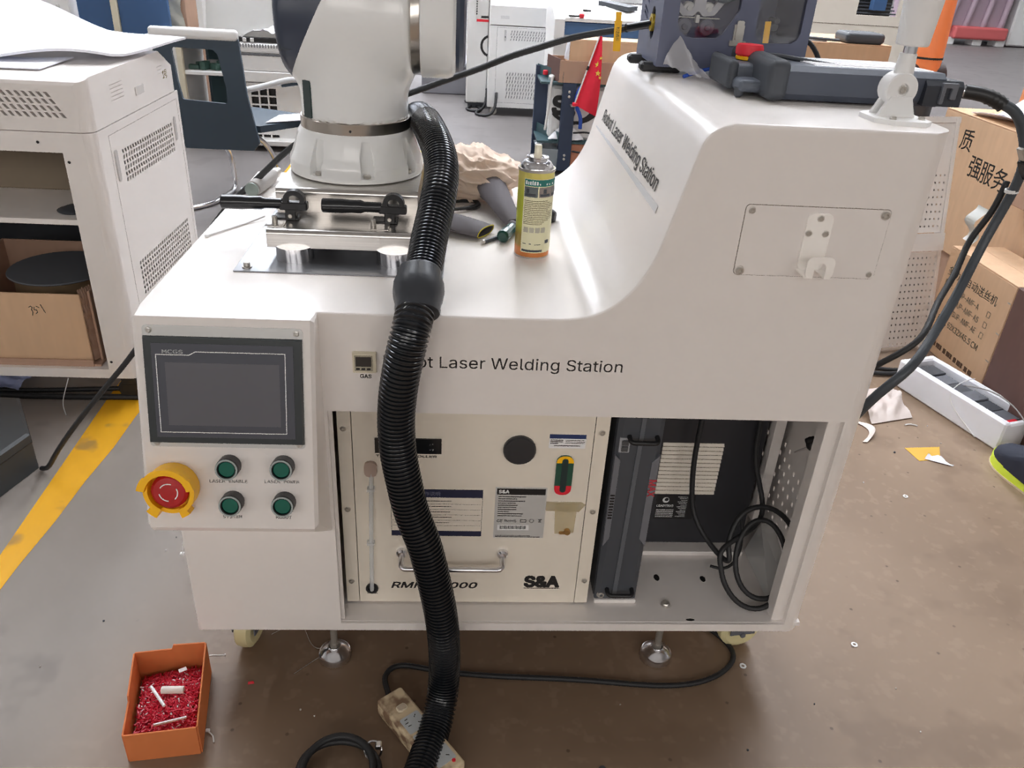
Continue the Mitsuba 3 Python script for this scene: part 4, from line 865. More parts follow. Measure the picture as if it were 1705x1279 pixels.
for i in range(14):
    for j in range(5):
        M = np.eye(4); M[:3, 3] = (.600 + i * .0140, .250 + j * .0125, PZ + .0538 - .030 * (.025 + j * .0125)); part(tp, 'key', kd, None, to_world=M)
part(tp, 'hand_strap', tube(spline([(.505, .30, PZ + .052), (.54, .33, PZ + .056), (.60, .30, PZ + .053), (.66, .25, PZ + .050)], 24), .004, 8), DKGREY, True)
part(tp, 'cable_plug', along(lathe([(0, 0), (.0075, 0), (.0085, .004), (.0085, .020), (.0075, .022), (0, .022)], 20), (.826, .21, PZ + .030), (.86, .205, PZ + .026)), CHROME, 30)
part(tp, 'cable_boot', tube(spline([(.846, .208, PZ + .028), (.870, .200, PZ + .026), (.895, .195, PZ + .019), (.910, .192, PZ + .012)], 22), [.0115 + .0012 * (k % 3 == 0) * (k > 9) for k in range(22)], 16), BLACK, 50)
single('pendant_cable', tube(spline([(.905, .193, PZ + .015), (.935, .190, 1.183), (.962, .190, 1.150), (.982, .19, 1.100), (.985, .20, 1.03), (.970, .20, .96), (.945, .18, .90), (.905, .14, .845), (.855, .09, .80), (.80, .04, .765), (.765, .04, .72), (.75, .1, .6)], 80), .0088, 10), bs('mat_grey_cable', (60, 66, 72), .45), 'thick dark grey cable curving from the teach pendant down behind the right side', 'cable', smooth=True)
single('side_cable', tube(spline([(.985, .22, 1.06), (.975, .22, 1.0), (.955, .22, .95), (.92, .18, .90), (.865, .12, .855), (.805, .05, .815), (.765, .06, .77), (.75, .12, .70)], 60), .0058, 8), RUBBER, 'thinner black cable beside the thick pendant cable at the right', 'cable', smooth=True)
us = thing('cable_connector', 'short metal plug with a black shell tied to the cable at the right edge', 'plug')
part(us, 'plug', along(rbox(-.006, .006, -.003, .003, 0, .026, .0008), (.969, .176, 1.108), (.950, .170, 1.132)), SCREW)
part(us, 'shell', along(rbox(-.009, .009, -.006, .006, 0, .040, .002), (.993, .183, 1.075), (.967, .175, 1.110)), BLACK, 20)
part(us, 'tie', along(ringp(.0095, .0115, 0, .006, 20), (.986, .20, 1.045), (.984, .20, 1.06)), INKW, 30)

br = thing('tube_holder', 'white swivel bracket with an upright white tube on the right end of the raised top', 'bracket')
part(br, 'base_plate', cat(hull([(x, y, z) for x, y in ((.628, .060), (.652, .040), (.700, .036), (.714, .050), (.712, .105), (.690, .125), (.640, .127), (.626, .110)) for z in (T_, T_ + .007)])), WHITE2, 20)
part(br, 'yoke', cat([hull([(x, y, z) for x, y, z in ((.640, y0, T_ + .006), (.700, y0, T_ + .006), (.688, y0, 1.215), (.655, y0, 1.215), (.640, y0 + .007, T_ + .006), (.700, y0 + .007, T_ + .006), (.688, y0 + .007, 1.215), (.655, y0 + .007, 1.215))]) for y0 in (.078, .103)]), WHITE2, 20)
part(br, 'joint', onF(lathe([(0, 0), (.0235, 0), (.025, .002), (.025, .030), (.0235, .032), (.010, .032), (.009, .028), (0, .028)], 40), .6700, 1.2240, y=.112), WHITE2, 30)
part(br, 'joint_screw', onF(screw_mesh(.0055, .004), .6725, 1.2240, y=.084), SCREW, 30)
part(br, 'neck', hull([(.6725 + (r * math.cos(t)), .096 + r * math.sin(t), z) for r, z in ((.0155, 1.240), (.0125, 1.275)) for t in np.linspace(0, 2 * PI, 20)]), WHITE2, 30)
part(br, 'rod', mv(cyl(.0098, 1.270, 1.300, 20), .6735, .096), CHROME, 30)
part(br, 'tube', mv(lathe([(0, 1.286), (.0220, 1.286), (.0238, 1.288), (.0330, 1.42), (.0330, 1.60), (0, 1.60)], 40), .674, .096), WHITE2, 30)
for x, y in ((.655, .056), (.704, .064)): part(br, 'screw', mv(screw_mesh(.005, .004), x, y, T_ + .007), SCREW, 30)
def bag_fn(u, v):
    x = .382 + .020 * v + .080 * u ** .9; y = .452 - .045 * u + .010 * np.sin(u * 6 + v * 4) - .012 * v
    z = T_ + .003 + (.058 * (1 - u) ** 2.2 + .012 * (1 - u)) * (.25 + .75 * v) + .003 * np.abs(np.sin(u * 17 + v * 7))
    return np.stack([x, y, z], 1)
single('plastic_bag', grid(bag_fn, 26, 14), clear('mat_bag', (206, 206, 210), .6, .2), 'crumpled clear plastic bag strip lying in front of the wire feeder', 'plastic bag', smooth=True)
single('blue_strip', tube(spline([(.418, .425, T_ + .004), (.445, .435, T_ + .012), (.480, .440, T_ + .020), (.515, .440, T_ + .018), (.54, .435, T_ + .004)], 20), .0035, 6), BLUEP, 'blue plastic strip at the foot of the wire feeder', 'strip', smooth=True)
def crumb(x, y, z, s):
    m = trimesh.creation.icosphere(2, 1); v = m.vertices * (1 + .5 * (meshkit.fbm(m.vertices * 2.3 + x * 50, 3, 4) - .5))[:, None]; m.vertices = v * s + (x, y, z); return m
# ---------------------------------------------------------------- left: white machine cabinet with shelf
lm = thing('machine_cabinet', 'white cabinet with slotted vents and open shelves at the left edge, sheets on its top', 'cabinet')
LX0, LX1, LY0, LY1, LZ0, LZ1 = -1.78, -1.0, 1.10, 1.823, .112, .869
front = sbox(LX0, LZ0, LX1 - .03, LZ1).difference(sbox(LX0 + .09, .143, -1.090, .815))
part(lm, 'front_frame', onF(extr(front, .02), y=LY0 + .02), WHITE)
crn = Polygon([(LX1 - .03, LY0), (LX1 - .03, LY0 + .02)] + [(LX1 - .03 + .010 * math.sin(t), LY0 + .030 - .010 * math.cos(t)) for t in np.linspace(0, PI / 2, 8)] + [(LX1, LY0 + .03)] + [(LX1 - .03 + .03 * math.sin(t), LY0 + .03 - .03 * math.cos(t)) for t in np.linspace(PI / 2, 0, 8)])
part(lm, 'corner_post', mv(extr(crn, LZ1 - LZ0), 0, 0, LZ0), WHITE, 40)
def vents(y0, y1, z0a, z0b, h, nx, nz, lean):
    gs = []
    for i in range(nx):
        for j in range(nz):
            a = (i + .5) / nx; y = y0 + (y1 - y0) * a; z = z0a + (z0b - z0a) * a + h * j / nz
            w, hh = (y1 - y0) / nx * .30, h / nz * .36
            s = lean if j % 2 else -lean
            gs.append(Polygon([(y - w + s * hh, z - hh), (y + w + s * hh, z - hh), (y + w - s * hh, z + hh), (y - w - s * hh, z + hh)]))
    return unary_union(gs)
sp = sbox(LY0 + .03, LZ0, LY1, LZ1).difference(vents(1.268, 1.722, .700, .690, .100, 22, 6, .35)).difference(vents(1.252, 1.745, .342, .330, .115, 24, 7, .35))
part(lm, 'side_panel', at(extr(sp, .003), frame((LX1 - .003, 0, 0), (0, 1, 0), (0, 0, 1))), WHITE)
part(lm, 'door_seam', at(extr(sbox(1.195, .20, 1.80, .845).difference(sbox(1.1965, .2015, 1.7985, .8435)), .0004), frame((LX1, 0, 0), (0, 1, 0), (0, 0, 1))), bs('mat_seam', (150, 144, 138), .8))
for y, z0, z1 in ((1.222, .708, .800), (1.748, .714, .794)): part(lm, 'recessed_pull', at(extr(rrect(y - .010, y + .010, z0, z1, .009), .0025), frame((LX1, 0, 0), (0, 1, 0), (0, 0, 1))), bs('mat_pull', (176, 172, 170), .4) if 'mat_pull' not in scene else 'mat_pull')
part(lm, 'back_panel', rbox(LX0, LX1 - .004, LY1 - .004, LY1, LZ0, LZ1, .001), DKGREY)
part(lm, 'side_panel', rbox(LX0, LX0 + .004, LY0 + .02, LY1, LZ0, LZ1, .001), WHITE)
part(lm, 'bottom_panel', rbox(LX0, LX1 - .004, LY0 + .02, LY1, LZ0, .143, .001), WHITE)
part(lm, 'inner_wall', rbox(-1.086, -1.080, LY0 + .02, LY1 - .01, .143, LZ1, .001), bs('mat_inner_wall', (58, 60, 62), .6))
part(lm, 'shelf', rbox(LX0 + .01, -1.09, LY0 + .012, LY1 - .01, .606, .622, .001), WHITE)
prof = [(LY0, .871), (LY0, .992), (LY0 + .004, 1.000), (LY0 + .035, 1.010), (1.685, 1.012), (1.823, .940), (1.823, .871)]
capm = man(at(extr(Polygon(prof), LX1 - LX0), frame((LX0, 0, 0), (0, 1, 0), (0, 0, 1))))
cut = man(mv(extr(sbox(LX0 - .1, LY0 - .1, LX1 + .1, LY1 + .1).difference(rrect(LX0, LX1, LY0, LY1, .035, 8)), 1), 0, 0, .5))
slots = []
for i in range(14):
    for j in range(4):
        x = -1.068 - i * .019 + (j * -.010); z = .9150 + j * .0175
        slots.append(man(at(extr(Polygon([(x - .0045 + .004, z - .0065), (x + .0045 + .004, z - .0065), (x + .0045 - .006, z + .0065), (x - .0045 - .006, z + .0065)]), .03), frame((0, LY0 + .015, 0), (1, 0, 0), (0, 0, 1)))))
for k in range(5):
    z = .969 - k * .0105; slots.append(man(trimesh.creation.box(bounds=[(LX1 - .004, 1.262, z), (LX1 + .01, 1.355, z + .0016)])))
    if k < 3: slots.append(man(trimesh.creation.box(bounds=[(LX1 - .004, 1.655, z - .004), (LX1 + .01, 1.700, z - .0026)])))
cap_ = part(lm, 'top_cover', tri(capm - cut - m3.Manifold.batch_boolean(slots, m3.OpType.Add)), WHITE, 25)
part(lm, 'vent_backing', rbox(-1.36, -1.055, LY0 + .0145, LY0 + .0155, .905, .975, .0003), INK)
part(lm, 'name_plate', at(extr(rrect(1.443, 1.513, .912, .937, .002), .002), frame((LX1, 0, 0), (0, 1, 0), (0, 0, 1))), bs('mat_name_plate', (196, 192, 188), .4))
part(lm, 'lettering', at(cat(text('1', .022, .0005, bold=1), mv(text('号', .022, .0005, font=CJK), .016, 0)), frame((LX1 + .0002, 1.700, .925), (0, 1, 0), (0, 0, 1))), bs('mat_pen', (112, 100, 62), .6))
for x, z in ((-1.150, .842), (-1.078, .79), (-1.078, .17)): part(lm, 'screw_hole', onF(cyl(.004, 0, .001, 10), x, z, y=LY0), INK)
for x, y in ((-1.06, 1.17), (-1.06, 1.76), (-1.72, 1.17), (-1.72, 1.76)):
    part(lm, 'castor', cat(rot(cyl(.040, -.014, .014, 24, .003), 90, (1, 0, 0)).apply_translation((x, y, .040)), rbox(x - .025, x + .025, y - .02, y + .02, .06, LZ0, .003)), BLACK, 30)
# what stands in it
def carton(name, label, x0, x1, y0, y1, z0, z1, mat, rz=0, group=None, flap=True):
    b = thing(name, label, 'box', group)
    c = ((x0 + x1) / 2, (y0 + y1) / 2, 0)
    part(b, 'body', rot(rbox(x0, x1, y0, y1, z0, z1 - (.004 if flap else 0), .003), rz, (0, 0, 1), c), mat)
    if flap:
        m = (x0 + x1) / 2
        for a0, a1 in ((x0 + .001, m - .001), (m + .001, x1 - .001)):
            part(b, 'top_flap', rot(rbox(a0, a1, y0 + .001, y1 - .001, z1 - .004, z1, .001), rz, (0, 0, 1), c), mat)
    return b
bx = thing('cardboard_box', 'open brown cardboard box marked by hand, on the lower shelf of the left cabinet', 'box')
part(bx, 'front_wall', rbox(-1.60, -1.145, 1.125, 1.133, .150, .383, .002), CARD)
part(bx, 'bottom', rbox(-1.60, -1.120, 1.118, 1.60, .1435, .150, .001), CARD2)
part(bx, 'side_wall', rbox(-1.132, -1.124, 1.150, 1.60, .150, .385, .002), CARD2)
part(bx, 'side_wall', rbox(-1.60, -1.592, 1.133, 1.60, .150, .383, .002), CARD2)
part(bx, 'back_wall', rbox(-1.592, -1.132, 1.592, 1.60, .150, .383, .002), CARD2)
part(bx, 'torn_edge', grid(lambda u, v: np.stack([-1.147 + .022 * u + .004 * np.sin(v * 30), 1.133 + .05 * u + 0 * v, .156 + (.236 + .006 * np.sin(u * 40)) * v], 1), 18, 22, .004), CARD2, True)
part(bx, 'lettering', onF(extr(unary_union([LineString(q).buffer(.0011) for q in ([(0, .020), (.006, .024), (.010, .020), (.006, .012), (.009, .006), (.006, -.006)], [(.016, .022), (.014, .012), (.021, .012), (.023, .004), (.017, .000)], [(.022, .024), (.030, .020)], [(.036, .030), (.045, .004)])]), .0004), -1.300, .318, 0, 1.125), INK, label='handwritten 351')
part(bx, 'bottom_flap', rbox(-1.60, -1.140, 1.114, 1.119, .1435, .166, .001), CARD2)
rl = thing('wire_reel', 'grey reel of wire lying in the cardboard box of the left cabinet', 'reel')
part(rl, 'flange', mv(cyl(.155, .372, .378, 60, .002), -1.30, 1.36), bs('mat_reel', (96, 100, 106), .3), 30)
part(rl, 'flange', mv(cyl(.155, .222, .230, 60, .002), -1.30, 1.36), 'mat_reel', 30)
part(rl, 'winding', mv(cyl(.138, .230, .372, 60), -1.30, 1.36), bs('mat_wire', (150, 130, 104), .35, metal=.6), 30)
part(rl, 'hub', mv(cyl(.06, .1505, .222, 30), -1.30, 1.36), DKGREY, 30)
carton('cardboard_box', 'brown cardboard box in the shade on the upper shelf of the left cabinet', -1.60, -1.13, 1.40, 1.78, .6225, .775, bs('mat_cardboard_grey', None, .8, tex=proc(cardtex((120, 108, 92)))))
single('metal_disc', mv(lathe([(0, 0), (.045, 0), (.050, .004), (.030, .012), (0, .013)], 32), -1.135, 1.20, .6225), DKGREY, 'flat dark disc at the right end of the upper shelf of the left cabinet', 'disc', smooth=True)
# sheets on its top
def sheet_fn(u, v):
    x = -1.82 + .80 * u + .10 * v * (u - .2); y = 1.18 + .18 * u + (.66 - .22 * u) * v
    z = 1.018 + .010 * np.sin(u * 9 + v * 3) * (1 - v) + .085 * np.exp(-((u - .42) ** 2 / .05 + (v - 1) ** 2 / .06)) + .030 * v * (1 - u) + .012 * np.abs(np.sin(6 * u + 2 * v)) + .012 * u
    return np.stack([x, y, z], 1)
single('foam_sheet', grid(sheet_fn, 40, 26, .007), PAPER, 'large white foam sheet lying rumpled on top of the left cabinet', 'sheet', smooth=40)
single('foam_sheet', grid(lambda u, v: np.stack([-1.55 + .40 * u, 1.165 + .22 * v + .03 * u, 1.0155 + .004 * np.sin(u * 7) * v + 0 * u], 1), 20, 12, .003), PAPER, 'smaller white sheet under the rumpled foam sheet, its edge lifting', 'sheet', smooth=40)
# black case and cables on the floor at the left
cs = thing('black_case', 'black case standing on the floor beside the yellow line at the left edge', 'case')
part(cs, 'body', hull([(x, y, z) for x, y in ((-1.305, .965), (-1.183, .765), (-1.275, .43), (-1.62, .60), (-1.62, .98)) for z in (.002, .112)] + [(x, y, .118) for x, y in ((-1.309, .955), (-1.192, .765), (-1.280, .445), (-1.61, .61), (-1.61, .97))]), bs('mat_case', (48, 52, 54), .5), 15)
part(cs, 'lid_seam', hull([(x, y, z) for x, y in ((-1.3055, .967), (-1.1815, .765), (-1.2745, .428), (-1.621, .60), (-1.621, .982)) for z in (.088, .090)]), BLACK)
for k, (y0, y1, r, lb_) in enumerate(((1.155, 1.165, .010, 'thick black cable on the floor under the left cabinet, nearer one'), (1.21, 1.23, .008, 'black cable on the floor under the left cabinet, farther one'))):
    single('floor_cable', tube(spline([(-1.9, y0 + .03, r), (-1.5, y0 - .02 * k, r), (-1.2, y0, r), (-.95, y1, r), (-.55, y1 + .03, r), (-.3, y1 + .06, r)], 40), r, 10), RUBBER, lb_, 'cable', smooth=True)
single('clear_wire', tube(spline([(-1.215, 1.09, .115), (-1.225, 1.075, .08), (-1.235, 1.06, .035), (-1.228, 1.05, .003)], 20), .0016, 6), bs('mat_clear_wire', (176, 178, 180), .3), 'thin pale wire hanging from the bottom of the left cabinet', 'wire', smooth=True)
single('plastic_wrap', grid(lambda u, v: np.stack([-1.66 + .24 * u, 1.16 + .16 * v, .004 + .05 * meshkit.fbm(np.stack([u * 5, v * 5, 0 * u], 1), 3, 3)], 1), 24, 18), bs('mat_wrap', (150, 160, 196), .25), 'crumpled bluish plastic wrap on the floor under the left cabinet', 'plastic wrap', smooth=True)

# ---------------------------------------------------------------- office chair behind
oc = thing('office_chair', 'dark blue-grey plastic cantilever chair with chrome legs behind the left cabinet', 'chair')
T3 = V([[-1.575, 3.30, .862], [-1.150, 3.30, .862], [-1.094, 3.26, .338], [-1.487, 3.26, .338]])
def onB(u, v): return (T3[0] * (1 - u) + T3[1] * u) * (1 - v) + (T3[3] * (1 - u) + T3[2] * u) * v
Bx = V([1, 0, 0]); bo = (T3[2] + T3[3]) / 2; By = (T3[0] + T3[1]) / 2 - bo; BM = frame(bo, (1, 0, 0), By)
hgt = np.linalg.norm(By)
ob = Polygon([(-.190, .02), (-.17, 0), (.17, 0), (.196, .03), (.150, .27), (.128, hgt), (-.285, hgt), (-.27, .40), (-.225, .20)]).buffer(.012)
wn = Polygon([(-.168, .235), (.058, .222), (.060, .30), (.030, .46), (.010, .482), (-.200, .485), (-.185, .33)]).buffer(-.012).buffer(.012)
part(oc, 'backrest', at(mv(extr(ob.difference(wn), .022), 0, 0, -.011), BM), NAVY)
part(oc, 'top_rail', at(mv(sbx(-.305, .140, -.025, .030, -.024, .024, .020), .0, hgt + .02), BM), WHITE2, 40)
part(oc, 'seat', hull([(x, y, z) for x, y in ((-1.47, 3.36), (-1.09, 3.33), (-.80, 3.66), (-1.25, 3.86)) for z in (.405, .440)]), NAVY)
part(oc, 'armrest', tube(spline([(-1.150, 3.31, .625), (-1.09, 3.37, .632), (-1.01, 3.42, .650), (-.925, 3.47, .664), (-.885, 3.50, .655)], 20), [.016] * 20, 12), bs('mat_arm_grey', (190, 192, 194), .4), True)
part(oc, 'arm_post', bend([(-.98, 3.44, .640), (-.885, 3.50, .648), (-.862, 3.53, .32), (-.862, 3.54, .20)], .013, .03, 10), NAVY, True)
chl = [bend([(-1.30, 3.35, .40), (-1.36, 3.33, .34), (-1.30, 3.30, .012), (-1.42, 3.75, .012)], .012, .06, 12), bend([(-1.13, 3.36, .40), (-1.10, 3.42, .34), (-1.04, 3.80, .15), (-1.05, 3.98, .012), (-1.40, 3.80, .012)], .012, .06, 12)]
part(oc, 'frame', bend([(-1.475, 3.34, .39), (-1.535, 3.34, .33), (-1.545, 3.36, .15), (-1.50, 3.16, .013), (-1.38, 3.30, .013), (-1.330, 3.62, .013), (-1.352, 3.66, .20), (-1.365, 3.42, .38)], .013, .06, 12), CHROME, True, label='chrome tube frame')
part(oc, 'frame', bend([(-1.14, 3.36, .39), (-1.075, 3.39, .33), (-1.03, 3.45, .18), (-1.02, 3.60, .013), (-1.30, 3.60, .013)], .013, .05, 12), CHROME, True)
single('paper', grid(lambda u, v: np.stack([-1.075 + .20 * u + .03 * v, 3.40 + .10 * u + .22 * v, .446 + .004 * u], 1), 6, 6, .004), PAPER, 'white paper lying on the seat of the dark chair', 'paper')
# white printer-like desk machine behind the chair
dm = thing('desk_machine', 'white desk machine with square grille openings behind the dark chair', 'machine')
gr = sbox(-1.55, .02, -.80, .44)
for i in range(3):
    for j in range(3): gr = gr.difference(sbox(-1.462 + i * .060, .245 + j * .057, -1.412 + i * .060, .292 + j * .057))
    gr = gr.difference(sbox(-1.462 + i * .060, .055, -1.412 + i * .060, .095))
part(dm, 'lower_panel', onF(extr(gr, .02), y=4.72), WHITE2)
part(dm, 'grille_backing', rbox(-1.54, -.81, 4.73, 4.735, .03, .43, .001), INK)
part(dm, 'lower_body', rbox(-1.55, -.80, 4.74, 5.30, .02, .45, .004), WHITE2)
part(dm, 'front_sill', rbox(-1.60, -.78, 4.60, 4.74, .04, .075, .004), WHITE2)
part(dm, 'desk_top', rbox(-1.60, -.78, 4.66, 5.35, .452, .52, .004), WHITE2)
part(dm, 'drawer', rbox(-1.57, -.80, 4.67, 5.30, .522, .63, .006), WHITE2)
part(dm, 'slot', rbox(-1.57, -.80, 4.668, 4.67, .618, .632, .0005), bs('mat_slot', (92, 94, 98), .6))
part(dm, 'step', rbox(-1.57, -.80, 4.68, 5.30, .634, .695, .012), WHITE2)
part(dm, 'comb', cat([rbox(-1.50 + k * .0185, -1.492 + k * .0185, 4.676, 4.68, .668, .690, .0005) for k in range(14)]), bs('mat_comb', (120, 122, 126), .6))
part(dm, 'tray_slot', rbox(-1.56, -.82, 4.69, 4.70, .700, .728, .001), INK)
part(dm, 'upper_body', hull([(x, y, z) for x in (-1.72, -.80) for y, z in ((4.72, .73), (4.86, 1.16), (5.30, 1.16), (5.30, .73))]), bs('mat_machine_grey', (196, 196, 194), .45))
part(dm, 'side_post', rbox(-1.76, -1.72, 4.70, 5.2, .70, 1.2, .006), WHITE2)
part(dm, 'connector', cat([rbox(-1.53 + k * .05, -1.505 + k * .05, 4.683, 4.70, .702, .726, .002) for k in range(3)]), WHITE2)
single('plastic_wrap', grid(lambda u, v: np.stack([-1.48 + .34 * u, 4.70 + .2 * v, .735 + .10 * meshkit.fbm(np.stack([u * 5, v * 4, 0 * u], 1), 3, 9) * np.sin(PI * np.clip(u, 0, 1))], 1), 26, 16), FOAM, 'crumpled white wrapping heaped on the white desk machine', 'plastic wrap', smooth=True)
# shelf unit seen through the chair's opening
sf = thing('shelf_unit', 'cream posted shelf unit seen through the opening of the dark chair', 'shelf')
part(sf, 'post', rbox(-1.90, -1.865, 4.60, 4.64, 0, .70, .003), BEIGE)
part(sf, 'side_panel', rbox(-2.10, -1.90, 4.62, 5.2, 0, .72, .003), WHITE2)
part(sf, 'shelf', rbox(-1.865, -1.615, 4.62, 5.2, .485, .510, .003), WHITE2)
part(sf, 'shelf', rbox(-1.90, -1.615, 4.62, 5.2, .66, .685, .003), WHITE2)
part(sf, 'back_panel', rbox(-1.865, -1.615, 5.19, 5.2, .0, .66, .002), TEAL)
for k in range(7):
    single('green_part', mv(rot(rbox(-.035, .035, -.02, .02, 0, .03 + .012 * (k % 3), .004), 35 * k), -1.82 + .035 * k, 4.70 + .05 * (k % 2), .5105), bs('mat_green_part', (56, 84, 76), .5) if 'mat_green_part' not in scene else 'mat_green_part', 'small dark green part on the shelf behind the chair, ' + ('first', 'second', 'third', 'fourth', 'fifth', 'sixth', 'seventh')[k] + ' from the left', 'part', 'dark green parts on the shelf')
# far left: blue partitions, cabinet
for k, (x0, x1) in enumerate(((-2.66, -2.43), (-2.385, -2.05))):
    pt = thing('partition_panel', ('dark blue partition panel left of the cream post', 'dark blue partition panel right of the cream post')[k], 'panel')
    part(pt, 'panel', rbox(x0, x1, 5.02, 5.06, .05, 1.4, .004), PARTITION)
    part(pt, 'foot', rbox(x0 + .03, x1 - .03, 4.95, 5.13, .0, .05, .004), DKGREY)
single('partition_post', rbox(-2.43, -2.385, 5.0, 5.06, 0, 1.4, .004), BEIGE, 'cream post between the two dark blue partition panels', 'post')
fc = thing('white_cabinet', 'white cabinet with a grey band in the upper left corner', 'cabinet')
part(fc, 'body', rbox(-3.6, -2.70, 5.0, 5.6, .0, 1.3, .01), WHITE2)
part(fc, 'grey_band', rbox(-3.6, -2.815, 4.99, 5.0, .758, .835, .002), bs('mat_band', (146, 148, 156), .5))
part(fc, 'handle', rbox(-2.785, -2.765, 4.985, 5.0, .76, .84, .004), ALU)
part(fc, 'lower_panel', rbox(-3.6, -2.80, 4.992, 5.0, .30, .745, .002), bs('mat_panel_grey', (176, 182, 178), .5))
carton('cardboard_box', 'plastic wrapped brown cardboard box at the top edge right of the blue partitions', -2.24, -2.00, 5.25, 5.6, .0, 1.05, CARD2)
single('plastic_wrap', grid(lambda u, v: np.stack([-2.22 + .20 * u + .01 * np.sin(v * 9), 5.235 + .008 * np.sin(u * 9 + v * 14), .62 + .40 * v], 1), 14, 20), bs('mat_wrap_beige', (190, 186, 172), .3), 'wrinkled pale plastic film over the wrapped cardboard box', 'plastic wrap', smooth=True)
single('teal_board', rbox(-2.06, -1.80, 5.65, 5.70, .0, 1.3, .005), bs('mat_dark_teal', (44, 62, 70), .5), 'dark teal board standing at the top edge behind the wrapped box', 'board')
gb = thing('grey_crate', 'grey crate on the floor behind the robot arm, under the long cable', 'crate')
part(gb, 'body', rbox(-.42, .06, 7.3, 7.9, .0, .26, .01), bs('mat_crate', (122, 122, 128), .6)); part(gb, 'lid', rbox(-.44, .08, 7.28, 7.92, .26, .30, .008), 'mat_crate')
for k, (x, y) in enumerate(((.02, 6.9), (.10, 6.7))):
    single('floor_cable', tube(spline([(x, y, .012), (x + .06, y - .2, .012), (x + .02, y - .42, .012), (x + .14, y - .50, .03), (x + .19, y - .42, .20)], 24), .012, 8), RUBBER, ('black cable on the far floor left of the vented white cabinet', 'second black cable on the far floor, nearer the vented white cabinet')[k], 'cable', smooth=True)
# ---------------------------------------------------------------- middle background: vented white cabinet, cart, boxes
vc = thing('vented_cabinet', 'tall white cabinet on castors with two mesh vents behind the robot cable', 'cabinet')
VX0, VX1, VY = .212, .90, 6.30
fr = sbox(VX0, .075, VX1, .745)
def diag(x0, x1, z0, z1, n, m):
    w, h = (x1 - x0) / n, (z1 - z0) / m
    return unary_union([Polygon([(x0 + w * (i + .2) + w * .25 * (j % 2), z0 + h * (j + .12)), (x0 + w * (i + .55) + w * .25 * (j % 2), z0 + h * (j + .12)), (x0 + w * (i + .75) + w * .25 * (j % 2), z0 + h * (j + .88)), (x0 + w * (i + .4) + w * .25 * (j % 2), z0 + h * (j + .88))]) for i in range(n) for j in range(m)])
fr = fr.difference(diag(.385, .86, .630, .715, 20, 4)).difference(diag(.365, .86, .150, .375, 20, 7))
part(vc, 'front_panel', onF(extr(fr, .01), y=VY + .01), WHITE2)
part(vc, 'vent_backing', rbox(VX0 + .05, VX1 - .02, VY + .012, VY + .016, .1, .73, .001), bs('mat_vent_back', (150, 150, 152), .7))
part(vc, 'body', rbox(VX0, VX1, VY + .018, 7.1, .075, .745, .004), WHITE2)
part(vc, 'upper_body', hull([(x, y, z) for x in (VX0, VX1 + .35) for y, z in ((VY, .752), (VY, .90), (VY + .25, 1.05), (7.1, 1.05), (7.1, .752))]), WHITE2)
part(vc, 'sticker', onF(extr(sbox(.300, .80, .375, .825), .001), y=VY), bs('mat_sticker', (206, 206, 206), .5))
part(vc, 'latch', onF(extr(rrect(.338, .356, .625, .715, .008), .006), y=VY), bs('mat_latch', (188, 188, 188), .4))
part(vc, 'latch_pin', onF(cyl(.005, 0, .01, 12), .347, .660, .0, VY), DKGREY)
part(vc, 'door_seam', onF(extr(sbox(.275, .115, .88, .735).difference(sbox(.278, .118, .877, .732)), .0006), y=VY), bs('mat_seam_2', (168, 168, 168), .8))
for x, y in ((.27, 6.36), (.85, 6.36), (.27, 7.0), (.85, 7.0)):
    part(vc, 'castor', cat(rot(cyl(.032, -.012, .012, 20, .003), 90, (1, 0, 0)).apply_translation((x, y, .032)), rbox(x - .02, x + .02, y - .02, y + .02, .045, .075, .003)), SCREW, 30)
lw = thing('white_machine', 'white machine with a red stripe and black arcs half hidden by the robot arm', 'machine')
part(lw, 'body', rbox(.02, .208, 6.62, 7.3, .05, 1.1, .008), WHITE2)
part(lw, 'red_stripe', onF(extr(sbox(.10, .742, .207, .762), .002), y=6.62), RED)
part(lw, 'black_mark', onF(extr(sbox(.14, .772, .205, .79), .002), y=6.62), INK)
part(lw, 'emblem', onF(cat(extr(arc(.075, .095, 110, 250), .002)), .235, .545, 0, 6.62), INK)
part(lw, 'edge_tabs', cat([rbox(.095, .105, 6.60, 6.62, .80 + k * .02, .81 + k * .02, .001) for k in range(8)]), INK)
part(lw, 'foot', rbox(.04, .19, 6.65, 7.2, 0, .05, .004), DKGREY)
bm = thing('blue_machine', 'blue fronted machine with a white top behind the red flag', 'machine')
part(bm, 'body', hull([(x, y, z) for x in (.70, 1.50) for y, z in ((5.25, .80), (5.25, .885), (5.55, .96), (5.95, .96), (5.95, .80))]), bs('mat_machine_blue', (62, 98, 140), .45))
part(bm, 'top_panel', hull([(x, y, z) for x in (.73, 1.50) for y, z in ((5.235, .892), (5.235, .915), (5.55, .988), (5.95, .985), (5.95, .965), (5.55, .963))]), WHITE2)
part(bm, 'side_cheek', hull([(x, y, z) for x in (.655, .73) for y, z in ((5.22, .78), (5.22, .905), (5.55, .985), (5.95, .985), (5.95, .78))]), WHITE2)
part(bm, 'lower_body', rbox(.66, 1.50, 5.26, 5.94, .06, .80, .006), WHITE2)
part(bm, 'foot', rbox(.70, 1.46, 5.3, 5.9, 0, .06, .004), DKGREY)
hd_ = thing('sealing_tool', 'white hand tool with black jaws and a red knob on the blue machine', 'tool')
part(hd_, 'body', hull([(x, y, z) for x, y, z in ((.74, 5.25, .925), (.80, 5.34, .965), (.89, 5.42, 1.0), (.95, 5.45, .992), (.93, 5.36, .965), (.80, 5.25, .930))]), WHITE2, 40)
part(hd_, 'jaw', cat(rot(rbox(.755, .835, 5.232, 5.245, .925, .935, .003), 0), rbox(.87, .93, 5.33, 5.345, .958, .970, .003)), INK)
